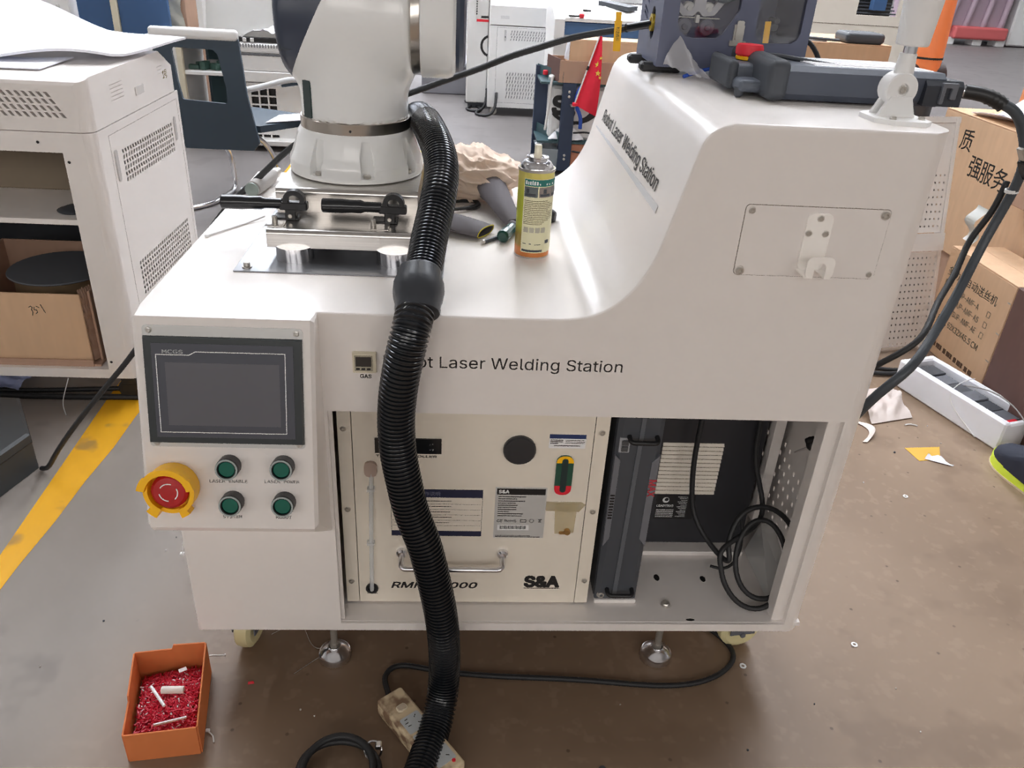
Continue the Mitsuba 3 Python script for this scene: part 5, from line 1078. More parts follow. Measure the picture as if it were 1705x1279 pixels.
part(hd_, 'knob', rbox(.835, .868, 5.228, 5.262, .92, .947, .005), RED)
single('binder', hull([(x, y, z) for x, y, z in ((1.02, 5.60, .990), (1.22, 5.40, .968), (1.30, 5.46, .975), (1.10, 5.66, .995), (1.02, 5.60, 1.02), (1.22, 5.40, .998), (1.30, 5.46, 1.005), (1.10, 5.66, 1.025))]), DKGREY, 'dark grey slab lying at the right end of the blue machine top', 'slab')

ct = thing('trolley', 'dark teal steel trolley with bolted corner posts behind the raised end', 'trolley')
for x, y in ((.690, 4.30), (.535, 4.62), (1.25, 4.30), (1.25, 4.62)):
    part(ct, 'post', cat(rbox(x - .044, x + .044, y - .002, y + .002, .03, .60 if y < 4.5 else .66, .001), rbox(x - .044, x - .040, y - .002, y + .05, .03, .60 if y < 4.5 else .66, .001)), bs('mat_post', (40, 54, 78), .45) if 'mat_post' not in scene else 'mat_post')
part(ct, 'top_shelf', rbox(.50, 1.29, 4.31, 4.66, .585, .600, .001), TEAL)
part(ct, 'shelf_rim', hull([(x, y, z) for x, y in ((.500, 4.66), (.640, 4.295), (.644, 4.297), (.504, 4.662)) for z in (.60, .665)]), TEAL)
part(ct, 'lower_shelf', rbox(.50, 1.29, 4.31, 4.66, .21, .225, .001), TEAL)
part(ct, 'lower_rim', hull([(x, y, z) for x, y in ((.500, 4.66), (.640, 4.295), (.644, 4.297), (.504, 4.662)) for z in (.225, .285)]), TEAL)
part(ct, 'base_shelf', rbox(.50, 1.29, 4.31, 4.66, .03, .045, .001), TEAL)
for x, z in ((.690, .545), (.690, .515), (.690, .135), (.690, .11)): part(ct, 'bolt', onF(cyl(.009, 0, .006, 12, .002), x, z, 0, 4.298), SCREW, 30)
for x, y in ((.56, 4.36), (1.23, 4.36), (.56, 4.6), (1.23, 4.6)): part(ct, 'wheel', rot(cyl(.015, -.012, .012, 14), 90, (1, 0, 0)).apply_translation((x, y, .015)), BLACK)
cbt = thing('cardboard_tray', 'brown open cardboard tray on the top shelf of the trolley', 'tray')
part(cbt, 'front_wall', rbox(.615, 1.22, 4.296, 4.302, .6005, .735, .001), CARD2)
part(cbt, 'side_wall', hull([(x, y, z) for x, y in ((.615, 4.302), (.555, 4.55), (.560, 4.552), (.620, 4.303)) for z in (.6005, .742)]), CARDK)
part(cbt, 'back_wall', rbox(.56, 1.22, 4.55, 4.556, .6005, .735, .001), CARD2); part(cbt, 'bottom', rbox(.61, 1.22, 4.303, 4.549, .6005, .606, .001), CARD2)
b1 = carton('cardboard_box', 'beige cardboard box standing in the cardboard tray on the trolley', .672, 1.20, 4.32, 4.54, .6065, .862, CARD)
part(b1, 'end_paper', hull([(x, y, z) for x, y, z in ((.640, 4.33, .745), (.671, 4.318, .735), (.671, 4.318, .85), (.655, 4.34, .84), (.66, 4.40, .84))]), PAPER)
fl = thing('small_flag', 'small red flag with yellow stars on a thin white stick by the trolley', 'flag')
sa_, sb_ = V([.845, 4.24, .905]), V([.722, 4.24, .478])
dS = (sb_ - sa_) / np.linalg.norm(sb_ - sa_)
part(fl, 'stick', tube([sa_ - dS * .006, sb_], .0052, 8), INKW, True)
def flag_fn(u, v):
    hoist = sa_ + np.outer(u, sb_ - sa_); fly = np.stack([.012 + .155 * u ** 1.0 - .022 * u ** 3, -.01 - .025 * np.sin(u * 3), -.012 - .055 * u], 1)
    return hoist + fly * v[:, None] + np.stack([0 * u, .012 * np.sin(v * 5 + u * 2), 0 * u], 1)
part(fl, 'cloth', grid(flag_fn, 30, 14, .003), FLAGRED, 40)
def star(r): return Polygon([(r * (1 if k % 2 == 0 else .42) * math.sin(k * PI / 5), r * (1 if k % 2 == 0 else .42) * math.cos(k * PI / 5)) for k in range(10)])
for u, v, r in ((.36, .62, .020), (.46, .74, .020), (.26, .86, .012), (.50, .93, .012)):
    p = flag_fn(V([u]), V([v]))[0]; part(fl, 'star', onF(extr(star(r), .002), p[0], p[2], 0, p[1] - .004), bs('mat_star', (226, 190, 80), .5) if 'mat_star' not in scene else 'mat_star')
part(fl, 'clip', tube([sa_ * .53 + sb_ * .47 - dS * .012, sa_ * .53 + sb_ * .47 + dS * .012], .0075, 8), INK)
part(fl, 'foot', rbox(.708, .742, 4.225, 4.255, .468, .490, .004), FLAGRED)
part(fl, 'bracket', rbox(.700, .730, 4.235, 4.300, .462, .470, .002), SCREW)
gcn = thing('white_container', 'white container with large black lettering on the middle of the trolley', 'container')
part(gcn, 'body', rbox(.575, .95, 4.36, 4.60, .2255, .570, .02), WHITE2)
part(gcn, 'lettering', onF(cat(text('SI', .105, .002, bold=5), mv(extr(arc(.075, .098, -80, 70), .002), .190, .05)), .588, .395, 0, 4.358), INK, label='black SI lettering')
part(gcn, 'black_band', onF(extr(arc(.190, .212, 225, 315), .002), .74, .54, 0, 4.358), INK)
single('plastic_bag', grid(lambda u, v: np.stack([.575 + .24 * u, 4.305 + .04 * v, .229 + .09 * np.sin(PI * u) * v + .02 * meshkit.fbm(np.stack([u * 6, v * 6, 0 * u], 1), 3, 2)], 1), 18, 10), FOAM, 'pale plastic bag on the middle shelf of the trolley', 'plastic bag', smooth=True)
single('orange_box', rbox(.735, 1.0, 4.33, 4.55, .0455, .205, .006), bs('mat_orange_box', (196, 132, 104), .6), 'orange-brown box low in the trolley', 'box')
bn = thing('plastic_bin', 'clear grey plastic bin on the base of the trolley', 'bin')
part(bn, 'body', hull([(x, y, z) for x, y, z in ((.535, 4.34, .0455), (.655, 4.32, .0455), (.655, 4.5, .0455), (.535, 4.55, .0455), (.50, 4.32, .17), (.655, 4.30, .17), (.655, 4.55, .17), (.50, 4.58, .17))]), bs('mat_bin', (146, 156, 162), .3))
part(bn, 'bag', grid(lambda u, v: np.stack([.505 + .15 * u, 4.315 + .18 * v, .171 + .05 * np.sin(PI * u) * (1 - .6 * v)], 1), 12, 8), FOAM, True)
single('white_tube', tube(spline([(.572, 4.288, .640), (.562, 4.280, .58), (.560, 4.283, .48), (.552, 4.284, .38), (.545, 4.288, .300)], 24), .008, 8), WHITE2, 'white plastic tube hanging down the left side of the trolley', 'tube', smooth=True)
single('blue_hose', tube(spline([(.815, 4.285, .590), (.765, 4.270, .585), (.738, 4.265, .53), (.742, 4.268, .46), (.770, 4.27, .40), (.778, 4.278, .32)], 30), .013, 8), BLUEP, 'blue hose with a steel end hooked at the trolley post', 'hose', smooth=True)
single('black_ring', tube(spline([(.735, 4.275, .290), (.86, 4.27, .290), (.90, 4.268, .25), (.895, 4.268, .19), (.85, 4.27, .165), (.735, 4.275, .170)], 50), .006, 8), INK, 'black wire handle at the orange-brown box of the trolley', 'handle', smooth=True)
for k, (x, z, m_) in enumerate(((.548, .675, RED), (.575, .664, WHITE2))):
    single('bottle_cap', mv(rot(cyl(.020, 0, .03, 16, .004), 30 * k, (1, 0, 0)), x, 4.52 - .12 * k, z - .062 + .0), m_, ('red cap on the left end of the trolley top', 'white cap beside the red cap on the trolley top')[k], 'cap', smooth=30)

# ---------------------------------------------------------------- right background
wc = thing('wall_cabinet', 'pale beige cabinet with a dark opening behind the wire feeder', 'cabinet')
part(wc, 'body', at(extr(sbox(3.6, .0, 5.6, 1.6).difference(sbox(4.60, .845, 5.10, 1.5)), .04), frame((0, 9.04, 0), (1, 0, 0), (0, 0, 1))), bs('mat_beige_cab', (196, 188, 176), .6))
part(wc, 'inside', rbox(4.55, 5.15, 9.30, 9.34, .80, 1.55, .002), BLACK)
for k in range(4): part(wc, 'rail', rbox(4.58, 5.12, 9.08 + .05 * k, 9.10 + .05 * k, .858 + .035 * k, .872 + .035 * k, .002), DKGREY)
part(wc, 'blue_block', rbox(4.79, 4.95, 9.02, 9.12, .90, 1.3, .004), PARTITION)
part(wc, 'seam', rbox(3.6, 5.6, 8.996, 9.0, .735, .742, .0005), bs('mat_seam_3', (120, 112, 104), .8))
carton('cardboard_box', 'long brown cardboard box behind the teach pendant', 1.52, 2.12, 3.02, 3.55, .0, 1.035, CARD)
lp = thing('paper_stack', 'white papers with a dark clip on the cardboard box behind the wire feeder', 'papers')
part(lp, 'papers', rbox(1.60, 1.80, 3.06, 3.3, 1.0355, 1.041, .001), PAPER); part(lp, 'clip', along(rbox(-.012, .012, -.006, .006, 0, .20, .003), (1.66, 3.08, 1.050), (1.86, 3.04, 1.046)), DKGREY)
rb2 = thing('orange_robot', 'orange robot arm with a dark seam ring behind the white swivel bracket', 'robot arm')
OX, OY = 2.300, 3.0
part(rb2, 'column', at(lathe([(0, 0), (.066, 0), (.072, .03), (.074, .10), (.072, .16), (.064, .34), (.055, .60), (0, .60)], 40), frame((OX, OY, .905), (1, 0, 0), (.0, 1, -.0))), ORANGE, 40)
part(rb2, 'seam_ring', mv(ringp(.070, .0765, .990, .999, 40), OX, OY), INK, 30)
part(rb2, 'joint', mv(rot(cyl(.070, -.085, .085, 40, .006), 90, (0, 1, 0)), OX + .01, OY, .905), bs('mat_dark_joint', (58, 44, 44), .5), 30)
part(rb2, 'shoulder', mv(sbx(-.085, .085, -.075, .075, -.075, .02, .05), OX, OY, .905), ORANGE, 40)
part(rb2, 'pedestal', mv(cat(cyl(.09, .02, .83, 32), cyl(.15, 0, .02, 32)), OX, OY), DKGREY, 30)
single('dark_bag', sbx(.905, 1.06, .86, 1.05, 1.02, 1.10, .03) if False else mv(sbx(-.10, .10, -.08, .08, 0, .05, .02), 1.98, 3.10, 1.036), DKGREY, 'dark grey pouch on the cardboard box left of the orange robot', 'pouch', smooth=40)
single('thin_cable', tube(spline([(.668, .60, 1.235), (.70, .585, 1.245), (.722, .565, 1.225), (.732, .55, 1.20), (.735, .54, 1.183)], 20), .005, 8), RUBBER, 'thin black cable leaving the right side of the wire feeder', 'cable', smooth=True)
# pallet of wrapped goods, white cabinet in the far right corner
pk = thing('wrapped_pallet', 'pallet wrapped in greyish pink plastic film at the far upper right', 'pallet')
part(pk, 'load', rot(sbx(9.3, 11.2, 16.4, 17.8, .22, 2.4, .15), 0), bs('mat_film_pink', (168, 148, 160), .3), 40)
part(pk, 'red_base', sbx(10.0, 11.15, 16.2, 16.6, .12, .36, .05), bs('mat_film_red', (196, 96, 96), .4), 40)
for x in (9.9, 10.5, 11.0): part(pk, 'foot', rbox(x, x + .2, 16.3, 16.6, 0, .14, .01), WHITE2)
part(pk, 'dark_frame', rbox(9.25, 9.45, 16.3, 16.5, .0, 2.4, .02), bs('mat_frame_dark', (84, 70, 84), .5))
for k in range(5):
    part(pk, 'film_fold', tube(spline([(9.5 + k * .38, 16.36, .3), (9.62 + k * .36, 16.33, 1.1), (9.5 + k * .40, 16.36, 2.3)], 12), .06, 8), 'mat_film_pink', True)
single('white_block', rbox(11.3, 13.6, 16.4, 17.6, .02, 2.2, .03), WHITE2, 'plain white cabinet at the far upper right edge beyond the wrapped pallet', 'cabinet')

# ---------------------------------------------------------------- right side: boxes, perforated rack, foam
ba = carton('cardboard_box', 'large brown cardboard box with big black Chinese characters at the right edge', 2.20, 2.75, 1.70, 2.52, .26, .832, CARD, flap=False)
def onX(mesh, x, y, z, w=0): return at(mesh, frame((x - w, y, z), (0, -1, 0), (0, 0, 1)))
part(ba, 'top_flap', hull([(x, y, z) for x, y in ((2.20, 1.70), (2.20, 2.52), (2.47, 1.70), (2.47, 2.52)) for z in (.8325, .836)]), CARD)
part(ba, 'top_flap', hull([(x, y, z) for x, y in ((2.475, 1.70), (2.475, 2.52), (2.75, 1.70), (2.75, 2.52)) for z in (.8325, .836)]), CARD)
for t_, y, z in (('质', 2.340, .702), ('强', 2.225, .612), ('服', 2.135, .608), ('务', 2.035, .606)):
    part(ba, 'lettering', onX(text(t_, .070, .0006, font=CJK), 2.20, y, z, .0002), INK, label='black ' + t_ + ' lettering')
carton('cardboard_box', 'brown cardboard box under the large lettered box at the right edge', 2.22, 2.75, 1.72, 2.50, .0, .255, CARD2, flap=False)
carton('cardboard_box', 'small dark brown box leaning at the right edge by the black cables', 2.02, 2.17, 1.80, 1.92, .62, .735, CARD2, flap=False) if False else None
b2 = carton('cardboard_box', 'cardboard box printed with SUP-AMF lines standing on the floor at the right', 1.95, 2.165, 1.34, 1.775, .0, .430, CARD)
for t_, y, z, h in (('多功能自动送丝机', 1.745, .325, .0285), ('型号:', 1.745, .278, .022)):
    part(b2, 'lettering', onX(text(t_, h, .0005, font=CJK, width=.330 if len(t_) > 5 else .055), 1.95, y, z, .0002), INK, label='black Chinese print')
for t_, y, z in (('SUP-AMF-A', 1.645, .270), ('SUP-AMF-AS', 1.640, .228), ('SUP-AMF-AE', 1.635, .186)):
    part(b2, 'lettering', onX(text(t_, .022, .0005, width=.016 * len(t_)), 1.95, y, z, .0002), INK, label='black ' + t_ + ' print')
    part(b2, 'tick_box', onX(extr(sbox(0, 0, .020, .022).difference(sbox(.0015, .0015, .0185, .0205)), .0005), 1.95, 1.445, z, .0002), INK)
part(b2, 'lettering', onX(text('尺寸: 62X32X45.5 CM', .023, .0005, font=CJK, width=.290), 1.95, 1.720, .135, .0002), INK, label='black size print')
part(b2, 'lettering', onX(text('SUPERWELD  TECHNOLOGY', .018, .0005, width=.30), 1.95, 1.70, .050, .0002) if False else onX(cat([mv(extr(sbox(0, 0, .012 + .006 * (k % 3), .020), .0005), k * .026) for k in range(12)]), 1.95, 1.72, .035, .0002), bs('mat_faded_print', (84, 62, 46), .7), label='worn print')
for z in (.36, .24, .13): part(b2, 'staple', onX(extr(rrect(0, 0, .018, .004, .001) if False else sbox(0, 0, .018, .004), .001), 1.95, 1.362, z, .0004), SCREW)
carton('cardboard_box', 'dark brown cardboard box at the right edge in front of the SUP-AMF box', 1.885, 2.35, .86, 1.255, .0, .462, CARDK, flap=False)
single('foil_sheet', grid(lambda u, v: np.stack([2.215 + .22 * u, 1.80 + .55 * v, .842 + .03 * np.sin(u * 4 + v * 3) + .05 * u], 1), 14, 12, .003), PAPER, 'white sheet lying on the large lettered box', 'sheet', smooth=True)
carton('cardboard_box', 'orange-brown box corner high at the right edge above the white sheet', 2.50, 2.74, 2.05, 2.45, .8365, 1.12, bs('mat_cardboard_bright', None, .8, tex=proc(cardtex((222, 150, 106)))), 18, flap=False)
carton('cardboard_box', 'small brown box wedged at the right edge between the lettered box and the cable', 2.13, 2.19, 1.60, 1.81, .600, .735, CARD2, flap=False)
single('clear_bag', grid(lambda u, v: np.stack([2.03 + .02 * np.sin(v * 8), 1.78 + .07 * u, .436 + .14 * v], 1), 8, 10), bs('mat_clear_bag', (196, 200, 196), .3), 'clear plastic bag standing on the SUP-AMF box by the cables', 'plastic bag', smooth=True)
# perforated rack panel leaning back
pr_ = thing('perforated_rack', 'white perforated steel rack leaning back between the welding station and the brown boxes', 'rack')
hx = V([.975, .222, 0]); up_ = V([-.222 * .34, .975 * .34, .94]); PM = frame((1.9, 1.70, 0.004), hx, up_)
def onR(mesh, u=0, v=0, w=0): return at(mv(mesh, u, v, w), PM)
edge = lambda v: .042 + .118 * v
low, upp = Polygon([(-.30, .02), (edge(.02) - .012, .02), (edge(.40) - .012, .40), (-.30, .40)]), Polygon([(-.30, .475), (edge(.475) - .018, .475), (edge(.90) - .018, .90), (-.30, .90)])
holes = unary_union([Point(-.15 + .021 * i + .010 * (j % 2) * 0 + .12 * (.03 + .0265 * j), .03 + .0265 * j).buffer(.0042, quad_segs=2) for i in range(9) for j in range(14)])
holes2 = unary_union([Point(-.12 + .021 * i + .12 * (.50 + .0285 * j), .50 + .0285 * j).buffer(.0042, quad_segs=2) for i in range(8) for j in range(8)])
part(pr_, 'lower_panel', onR(extr(low.difference(holes), .002)), WHITE)
part(pr_, 'upper_panel', onR(extr(upp.difference(holes2), .002)), WHITE)
part(pr_, 'backing', onR(mv(extr(unary_union([low.buffer(-.01), upp.buffer(-.01)]), .001), 0, 0, -.03)), bs('mat_rack_back', (96, 88, 84), .7))
part(pr_, 'edge_frame', onR(mv(extr(Polygon([(edge(0) - .014, .0), (edge(0), .0), (edge(.92), .92), (edge(.92) - .018, .92)]), .036), 0, 0, -.030)), WHITE)
part(pr_, 'cross_rail', onR(mv(extr(Polygon([(-.30, .402), (edge(.402) - .005, .402), (edge(.472) - .005, .472), (-.30, .472)]), .030), 0, 0, -.012)), WHITE)
part(pr_, 'top_rail', onR(mv(extr(Polygon([(-.30, .902), (edge(.902) + .006, .902), (edge(.92) + .006, .925), (-.30, .925)]), .032), 0, 0, -.028)), WHITE)
# foam channel
fm = thing('foam_packing', 'white foam packing channel holding grey blocks on the floor at the right', 'foam packing')
fo = V([1.648, 1.402, 0.001]); fx = V([.135, -.445, 0]); fx = fx / np.linalg.norm(fx); fy = V([.445, .135, 0]); fy = fy / np.linalg.norm(fy)
FM = frame(fo, fx, fy)
def onM(mesh, u=0, v=0, w=0): return at(mv(mesh, u, v, w), FM)
part(fm, 'channel', onM(cat(rbox(0, .475, 0, .026, 0, .105, .006), rbox(0, .475, .135, .158, 0, .105, .006), rbox(0, .030, .01, .15, 0, .104, .006), rbox(.452, .475, .01, .15, 0, .098, .006), rbox(.01, .47, .01, .15, 0, .03, .004))), FOAM, 20)
for k in range(6):
    single('grey_block', onM(rbox(.050 + k * .064, .113 + k * .064, .034 + .004 * (k % 2), .118, .0305, .084 + .006 * (k % 3 == 0), .002)), (DKGREY, MIDGREY)[k % 2], ('dark', 'mid')[k % 2] + ' grey block in the foam channel, ' + ('first', 'second', 'third', 'fourth', 'fifth', 'sixth', 'seventh', 'eighth', 'ninth')[k] + ' from the far end', 'block', ('dark grey blocks in the foam', 'mid grey blocks in the foam')[k % 2])
single('red_piece', onM(rbox(.425, .45, .05, .10, .0305, .086, .006)), RED, 'small red piece at the near end of the foam channel', 'piece')
single('foam_strap', tube(spline([onM(trimesh.Trimesh([p], [[0, 0, 0]], process=False)).vertices[0] for p in ((.20, .155, .108), (.22, .10, .120), (.235, .03, .114), (.250, -.003, .085), (.33, -.004, .03), (.39, -.003, .004))], 24), .0018, 6), INKW, 'thin white strap looped over the foam channel', 'strap', smooth=True)
single('foam_wire', tube(spline([(1.78, 1.20, .11), (1.83, 1.14, .125), (1.865, 1.02, .115), (1.868, .92, .07), (1.865, .84, .02)], 24), .0022, 6), bs('mat_grey_wire', (150, 148, 146), .5), 'thin grey wire bending from the foam channel to the right edge', 'wire', smooth=True)
for k in range(2):
    single('floor_cable', tube(spline([(1.50, 1.56 - .05 * k, .010), (1.60, 1.52 - .05 * k, .011), (1.72, 1.50 - .02 * k, .010), (1.85, 1.56, .010)], 20), .0085, 8), RUBBER, ('black cable end behind the foam packing, rear one', 'black cable end behind the foam packing, front one')[k], 'cable', smooth=True)
# shoe at the right edge
sh_ = thing('shoe', 'dark navy shoe with a bright yellow-green sole at the right edge', 'shoe')
SM = frame((1.772, .925, 0), (.06, -1, 0), (1, .06, 0))
def shoe_outline(k=1.22): return spline(np.column_stack([V([0, .03, .10, .19, .27, .30, .28, .19, .10, .03]) , V([0, -.038, -.050, -.040, -.038, 0, .036, .034, .046, .034]), np.zeros(10)]), 60, closed=True)[:-1, :2] * k
so = Polygon(shoe_outline())
part(sh_, 'sole', at(mv(extr(so, .034), 0, 0, .001), SM), bs('mat_sole', (206, 226, 66), .5), 25)
part(sh_, 'outsole', at(extr(so.buffer(.002), .006), SM), bs('mat_outsole', (196, 180, 150), .6), 25)
P_ = shoe_outline()
rings = []
for z, k, sx_ in ((.032, .985, 0), (.050, .96, .004), (.072, .90, .03), (.095, .76, .085), (.118, .60, .14), (.140, .52, .165)):
    rings.append(np.column_stack([(P_ - [.19, 0]) * [k, min(1, k + .12)] + [.19 + sx_ * .55, 0], np.full(len(P_), z)]))
part(sh_, 'upper', at(hull(np.vstack(rings)), SM), bs('mat_shoe', (28, 34, 50), .7), 60)
# ---------------------------------------------------------------- on the floor in front
ps = thing('power_strip', 'dirty beige power strip lying on the floor under the ribbed hose', 'power strip')
p0_ = V([-.122, -.052, 0]); pd = V([.132, -.172, 0]); pd /= np.linalg.norm(pd); pw_ = V([-pd[1], pd[0], 0])
PSM = frame(p0_ , pd, pw_)
def striptex(p, n, uv):
    d = fbm(p.x * 40, p.y * 40, p.z * 40, 4)
    return mix(srgb(206, 188, 156), srgb(128, 104, 82), smoothstep(.40, .66, d))
part(ps, 'body', at(sbx(0, .220, -.029, .029, .0005, .042, .006), PSM), bs('mat_strip', None, .45, tex=proc(striptex)), 40)
def onT(mesh, u=0, v=0): return at(mv(mesh, u, v, .0420), PSM)
sk = part(ps, 'switch', onT(cat(extr(rrect(.0390, .0560, -.011, .011, .006), .0012)), 0), bs('mat_switch', (216, 206, 184), .35))
part(sk, 'rocker', onT(extr(rrect(.0415, .0535, -.0085, .0085, .004), .0032)), bs('mat_rocker_2', (190, 176, 156), .35))
for k in range(3):
    u = .090 + k * .046
    so_ = part(ps, 'socket', onT(extr(rrect(u - .020, u + .020, -.021, .021, .004), .0009)), bs('mat_socket', (176, 182, 184), .4) if 'mat_socket' not in scene else 'mat_socket')
    part(so_, 'slots', onT(mv(extr(unary_union([sbox(u - .014, -.013, u - .0125, -.006), sbox(u - .006, -.016, u - .0045, -.009), sbox(u + .002, -.014, u + .0035, -.007), affinity.rotate(sbox(u - .012, .006, u - .0105, .013), 40), affinity.rotate(sbox(u + .006, .006, u + .0075, .013), -40)]), .0003), 0, 0, .0009)), INK)
part(ps, 'red_lamp', onT(mv(cyl(.0035, 0, .002, 12), .205, .012)), RED)
single('power_cable', tube(spline([(-.121, -.050, .015), (-.128, -.020, .010), (-.136, .020, .006), (-.118, .045, .006), (-.05, .040, .006), (.10, .020, .006), (.30, .008, .006), (.50, -.004, .006), (.60, .030, .006), (.640, .080, .006), (.62, .14, .006), (.5, .25, .006)], 120), .0058, 8), RUBBER, 'thin black power cable running along the floor in front of the station', 'cable', smooth=True)
# coiled hose with a clamp
ch_ = thing('hose_coil', 'small coil of black hose with a metal clip at the bottom edge', 'hose')
part(ch_, 'coil', tube([(-.203 + (.070 + .006 * math.sin(a * .33)) * math.cos(a), -.212 + (.068 + .006 * math.cos(a * .31)) * math.sin(a), .0125 + .0085 * (a / 7) + .003 * math.sin(a * 1.5)) for a in np.linspace(.5, .5 + 5.6 * PI, 150)], .0068, 10), RUBBER, True)
part(ch_, 'clip', cat(tube([(-.142 + .016 * math.cos(a), -.170 + .010 * math.sin(a), .022 + .014 * math.sin(a)) for a in np.linspace(0, 2 * PI, 24)], .002, 6), rbox(-.138, -.126, -.172, -.158, .024, .036, .002)), CHROME, 30, label='metal clip')
# cardboard tray with scraps
ty = thing('scrap_tray', 'orange-brown cardboard tray full of red scraps on the floor', 'tray')
FL, FR, BR, BL = V([-.597, -.172]), V([-.470, -.156]), V([-.506, .036]), V([-.640, .014])
def wall(a, b, z1a, z1b, out, th=.003, notch=None):
    d = (b - a) / np.linalg.norm(b - a); L = np.linalg.norm(b - a)
    z = [(0, z1a), (L, z1b)] if notch is None else notch(L)
    pg = Polygon([(0, 0), (L, 0)] + z[::-1])
    return at(extr(pg, th), frame((a[0], a[1], .0005), (d[0], d[1], 0), (0, 0, 1)))
part(ty, 'front_wall', wall(FL, FR, .072, .074, 0), CARD3)
part(ty, 'side_wall', wall(FR, BR, .074, .086, 0), CARD3)
part(ty, 'back_wall', wall(BR, BL, .086, .080, 0, notch=lambda L: [(0, .086), (L * .45, .090), (L * .48, .079), (L, .080)]), CARD3)
part(ty, 'side_wall', wall(BL, FL, .080, .072, 0, notch=lambda L: [(0, .080), (L * .55, .077), (L * .57, .066), (L, .071)]), CARD3)
part(ty, 'bottom', mv(extr(Polygon([FL, FR, BR, BL]).buffer(-.002), .002), 0, 0, .0006), CARD3)
TP = Polygon([FL, FR, BR, BL]).buffer(-.010)
BP = Polygon([FL, FR, BR, BL]).buffer(-.019)
def in_tray(r, area=TP):
    while True:
        x, y = r.uniform(-.64, -.46), r.uniform(-.172, .036)
        if area.contains(Point(x, y)): return x, y
def heap(x, y):
    c = math.exp(-(((x + .535) / .075) ** 2 + ((y + .07) / .085) ** 2)); return .014 + .036 * c
bed = [mv(trimesh.creation.icosphere(1, 1).apply_scale((.016, .016, .012)), x, y, heap(x, y) - .010) for x, y in [in_tray(rng, BP) for _ in range(160)]]
def scrap(r, s=1.0):
    l, w, t = r.uniform(.006, .016) * s, r.uniform(.0022, .0045) * s, r.uniform(.0008, .0020)
    m = hull([(a * l / 2, b * w / 2 * r.uniform(.4, 1), c * t / 2 + .18 * l * (a * a - .5) * r.uniform(-1, 1)) for a in (-1, 0, 1) for b in (-1, 1) for c in (-1, 1)])
    m.apply_transform(trimesh.transformations.euler_matrix(r.uniform(-.7, .7), r.uniform(-.6, .6), r.uniform(0, 2 * PI))); return m
reds, whites = [], []
for k in range(2200):
    x, y = in_tray(rng); (reds if k % 14 else whites).append(mv(scrap(rng, 1.0 if k % 14 else .9), x, y, heap(x, y) + rng.uniform(-.004, .004)))
single('red_scraps', cat(bed[:60] + reds), bs('mat_scrap_red', (186, 24, 48), .45), 'heap of small shiny red plastic scraps in the cardboard tray', 'scraps', kind='stuff')
single('white_scraps', cat(whites), INKW, 'small white plastic bits mixed among the red scraps', 'scraps', kind='stuff')
single('plastic_sleeve', along(ringp(.0045, .0075, 0, .042, 20), (-.566, -.060, .060), (-.528, -.058, .058)), bs('mat_sleeve', (216, 206, 198), .5), 'short white plastic sleeve on top of the red scraps', 'sleeve', smooth=30)
single('white_rod', along(cyl(.0032, 0, .062, 12, .001), (-.590, -.050, .058), (-.548, -.098, .058)), INKW, 'white plastic rod on top of the red scraps beside the sleeve', 'rod', smooth=30)
single('white_rod', along(cyl(.0028, 0, .060, 12, .001), (-.560, -.132, .048), (-.510, -.118, .050)), INKW, 'white plastic rod on the red scraps at the front wall of the tray', 'rod', smooth=30)
single('white_chip', mv(rot(rbox(-.008, .008, -.005, .005, 0, .0015, .0005), 30), -.545, .000, .048), INKW, 'flat white chip on the red scraps near the back of the tray', 'chip')
# loose bits on the floor
def tie(name, label, a, b):
    t = thing(name, label, 'cable tie'); a, b = V(a), V(b)
    part(t, 'strap', tube([a, (a + b) / 2 + V([.004, 0, .001]), b], .0014, 6), INKW, True); part(t, 'head', mv(rbox(-.004, .004, -.003, .003, -.001, .004, .0008), *b), INKW); return t
tie('cable_tie', 'white cable tie end hanging at the left side of the control panel', (-.508, -.02, .60), (-.535, -.012, .478))
tie('cable_tie', 'white cable tie end hanging low at the left side of the station', (-.503, .02, .42), (-.515, .03, .330))
tie('cable_tie', 'white cable tie end on the floor at the right front corner of the scrap tray', (-.452, -.135, .0025), (-.470, -.110, .0025))
nl = thing('nail', 'steel nail sticking out behind the back corner of the scrap tray', 'nail')
part(nl, 'shaft', along(cyl(.0018, 0, .030, 8), (-.503, .040, .045), (-.472, .046, .040)), SCREW, True); part(nl, 'head', along(cyl(.0034, 0, .0015, 10), (-.4735, .0457, .0402), (-.470, .0464, .0399)), SCREW)
single('red_chip', mv(hull([(0, 0, 0), (.013, .003, 0), (.008, .010, 0), (0, .004, .004), (.010, .007, .003)]), -.420, .003, .0005), RED, 'small red plastic chip on the floor between the tray and the station', 'chip')
wsh = ringp(.0035, .0075, 0, .0015, 18)
for x, y, lb_ in ((1.350, .693, 'pale washer on the floor right of the station below the yellow tape'), (.940, .115, 'pale washer on the floor right of the cream castor'), (.655, .052, 'yellowish washer on the floor in front of the right castor'), (.300, -.20, 'dark washer on the floor at the lower middle')):
    single('washer', mv(wsh, x, y, .0005), INKW if 'dark' not in lb_ else DKGREY, lb_, 'washer', smooth=30)
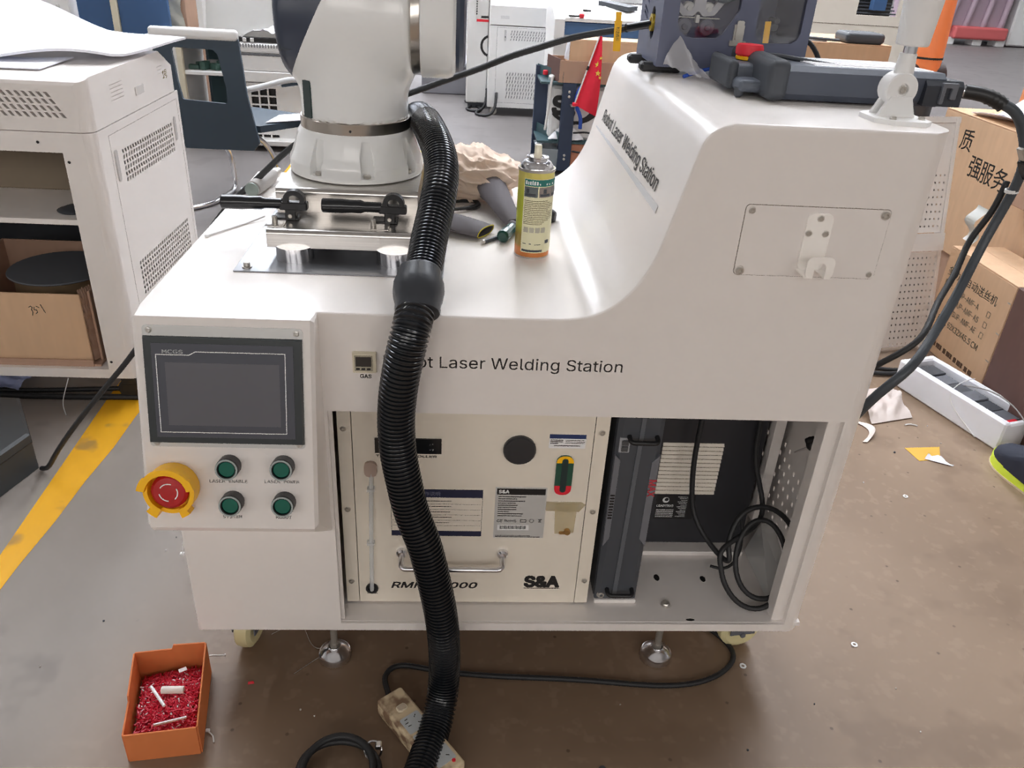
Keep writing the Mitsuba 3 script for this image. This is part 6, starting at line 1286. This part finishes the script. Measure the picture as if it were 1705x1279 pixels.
single('adhesive_tape', mv(extr(Polygon([(0, 0), (.012, -.075), (.090, -.062), (.125, .010)]), .0006), 1.478, .958, .0006), bs('mat_yellow_tape', (204, 160, 54), .6), 'torn yellow tape stuck to the floor right of the station', 'tape')
single('white_scrap', grid(lambda u, v: np.stack([1.512 + .075 * u, .893 - .04 * u + .035 * v * np.sin(PI * u), .003 + .012 * np.sin(u * 7) ** 2 * v], 1), 14, 8, .001), PAPER, 'torn white scrap lying on the yellow tape', 'scrap', smooth=True)
single('plastic_strip', grid(lambda u, v: np.stack([1.345 + .055 * np.sin(u * 2.6) + .018 * v, .985 + .13 * u, .003 + .014 * np.sin(u * PI) * v], 1), 18, 6, .0012), bs('mat_strip_clear', (206, 196, 188), .3), 'curved clear plastic strip on the floor at the right side of the station', 'strip', smooth=True)
single('crumpled_film', grid(lambda u, v: np.stack([1.43 + .17 * u, 1.10 + .22 * v + .05 * u, .004 + .06 * meshkit.fbm(np.stack([u * 5, v * 6, 0 * u], 1), 3, 6) * np.sin(PI * v)], 1), 22, 18, .001), bs('mat_crumple', (196, 184, 178), .4), 'crumpled pale plastic film on the floor between the station and the foam', 'film', smooth=True)
for k, (x, y, r) in enumerate(((1.57, 1.10, .006), (1.60, 1.165, .005), (1.56, 1.18, .007), (1.63, 1.10, .004), (1.43, .93, .006), (1.62, .99, .004), (1.25, .76, .004), (-.78, .18, .004), (-.86, .05, .004), (-.72, .42, .004), (-.71, .47, .003), (-.30, -.06, .004), (-.27, -.075, .003), (.78, -.05, .003), (.98, -.01, .003), (.98, -.12, .003), (.60, -.16, .004), (.36, -.05, .003))):
    single('floor_debris', crumb(x, y, r * .25, r * .55) if k not in (0, 2) else tube(spline([(x - .02, y, .003), (x, y + .006, .003), (x + .022, y - .004, .003)], 8), .0025, 6), (INKW, DKGREY, SCREW)[k % 3], 'tiny bit of debris on the workshop floor', 'debris', 'bits of debris on the floor', smooth=True)
single('fine_wire', tube(spline([(-.40, .14, .002), (-.34, .17, .002), (-.29, .10, .002), (-.24, .12, .002), (-.30, .06, .002), (-.33, .03, .002)], 40), .0008, 5), SCREW, 'fine curled wire on the floor beside the left levelling foot', 'wire', smooth=True)
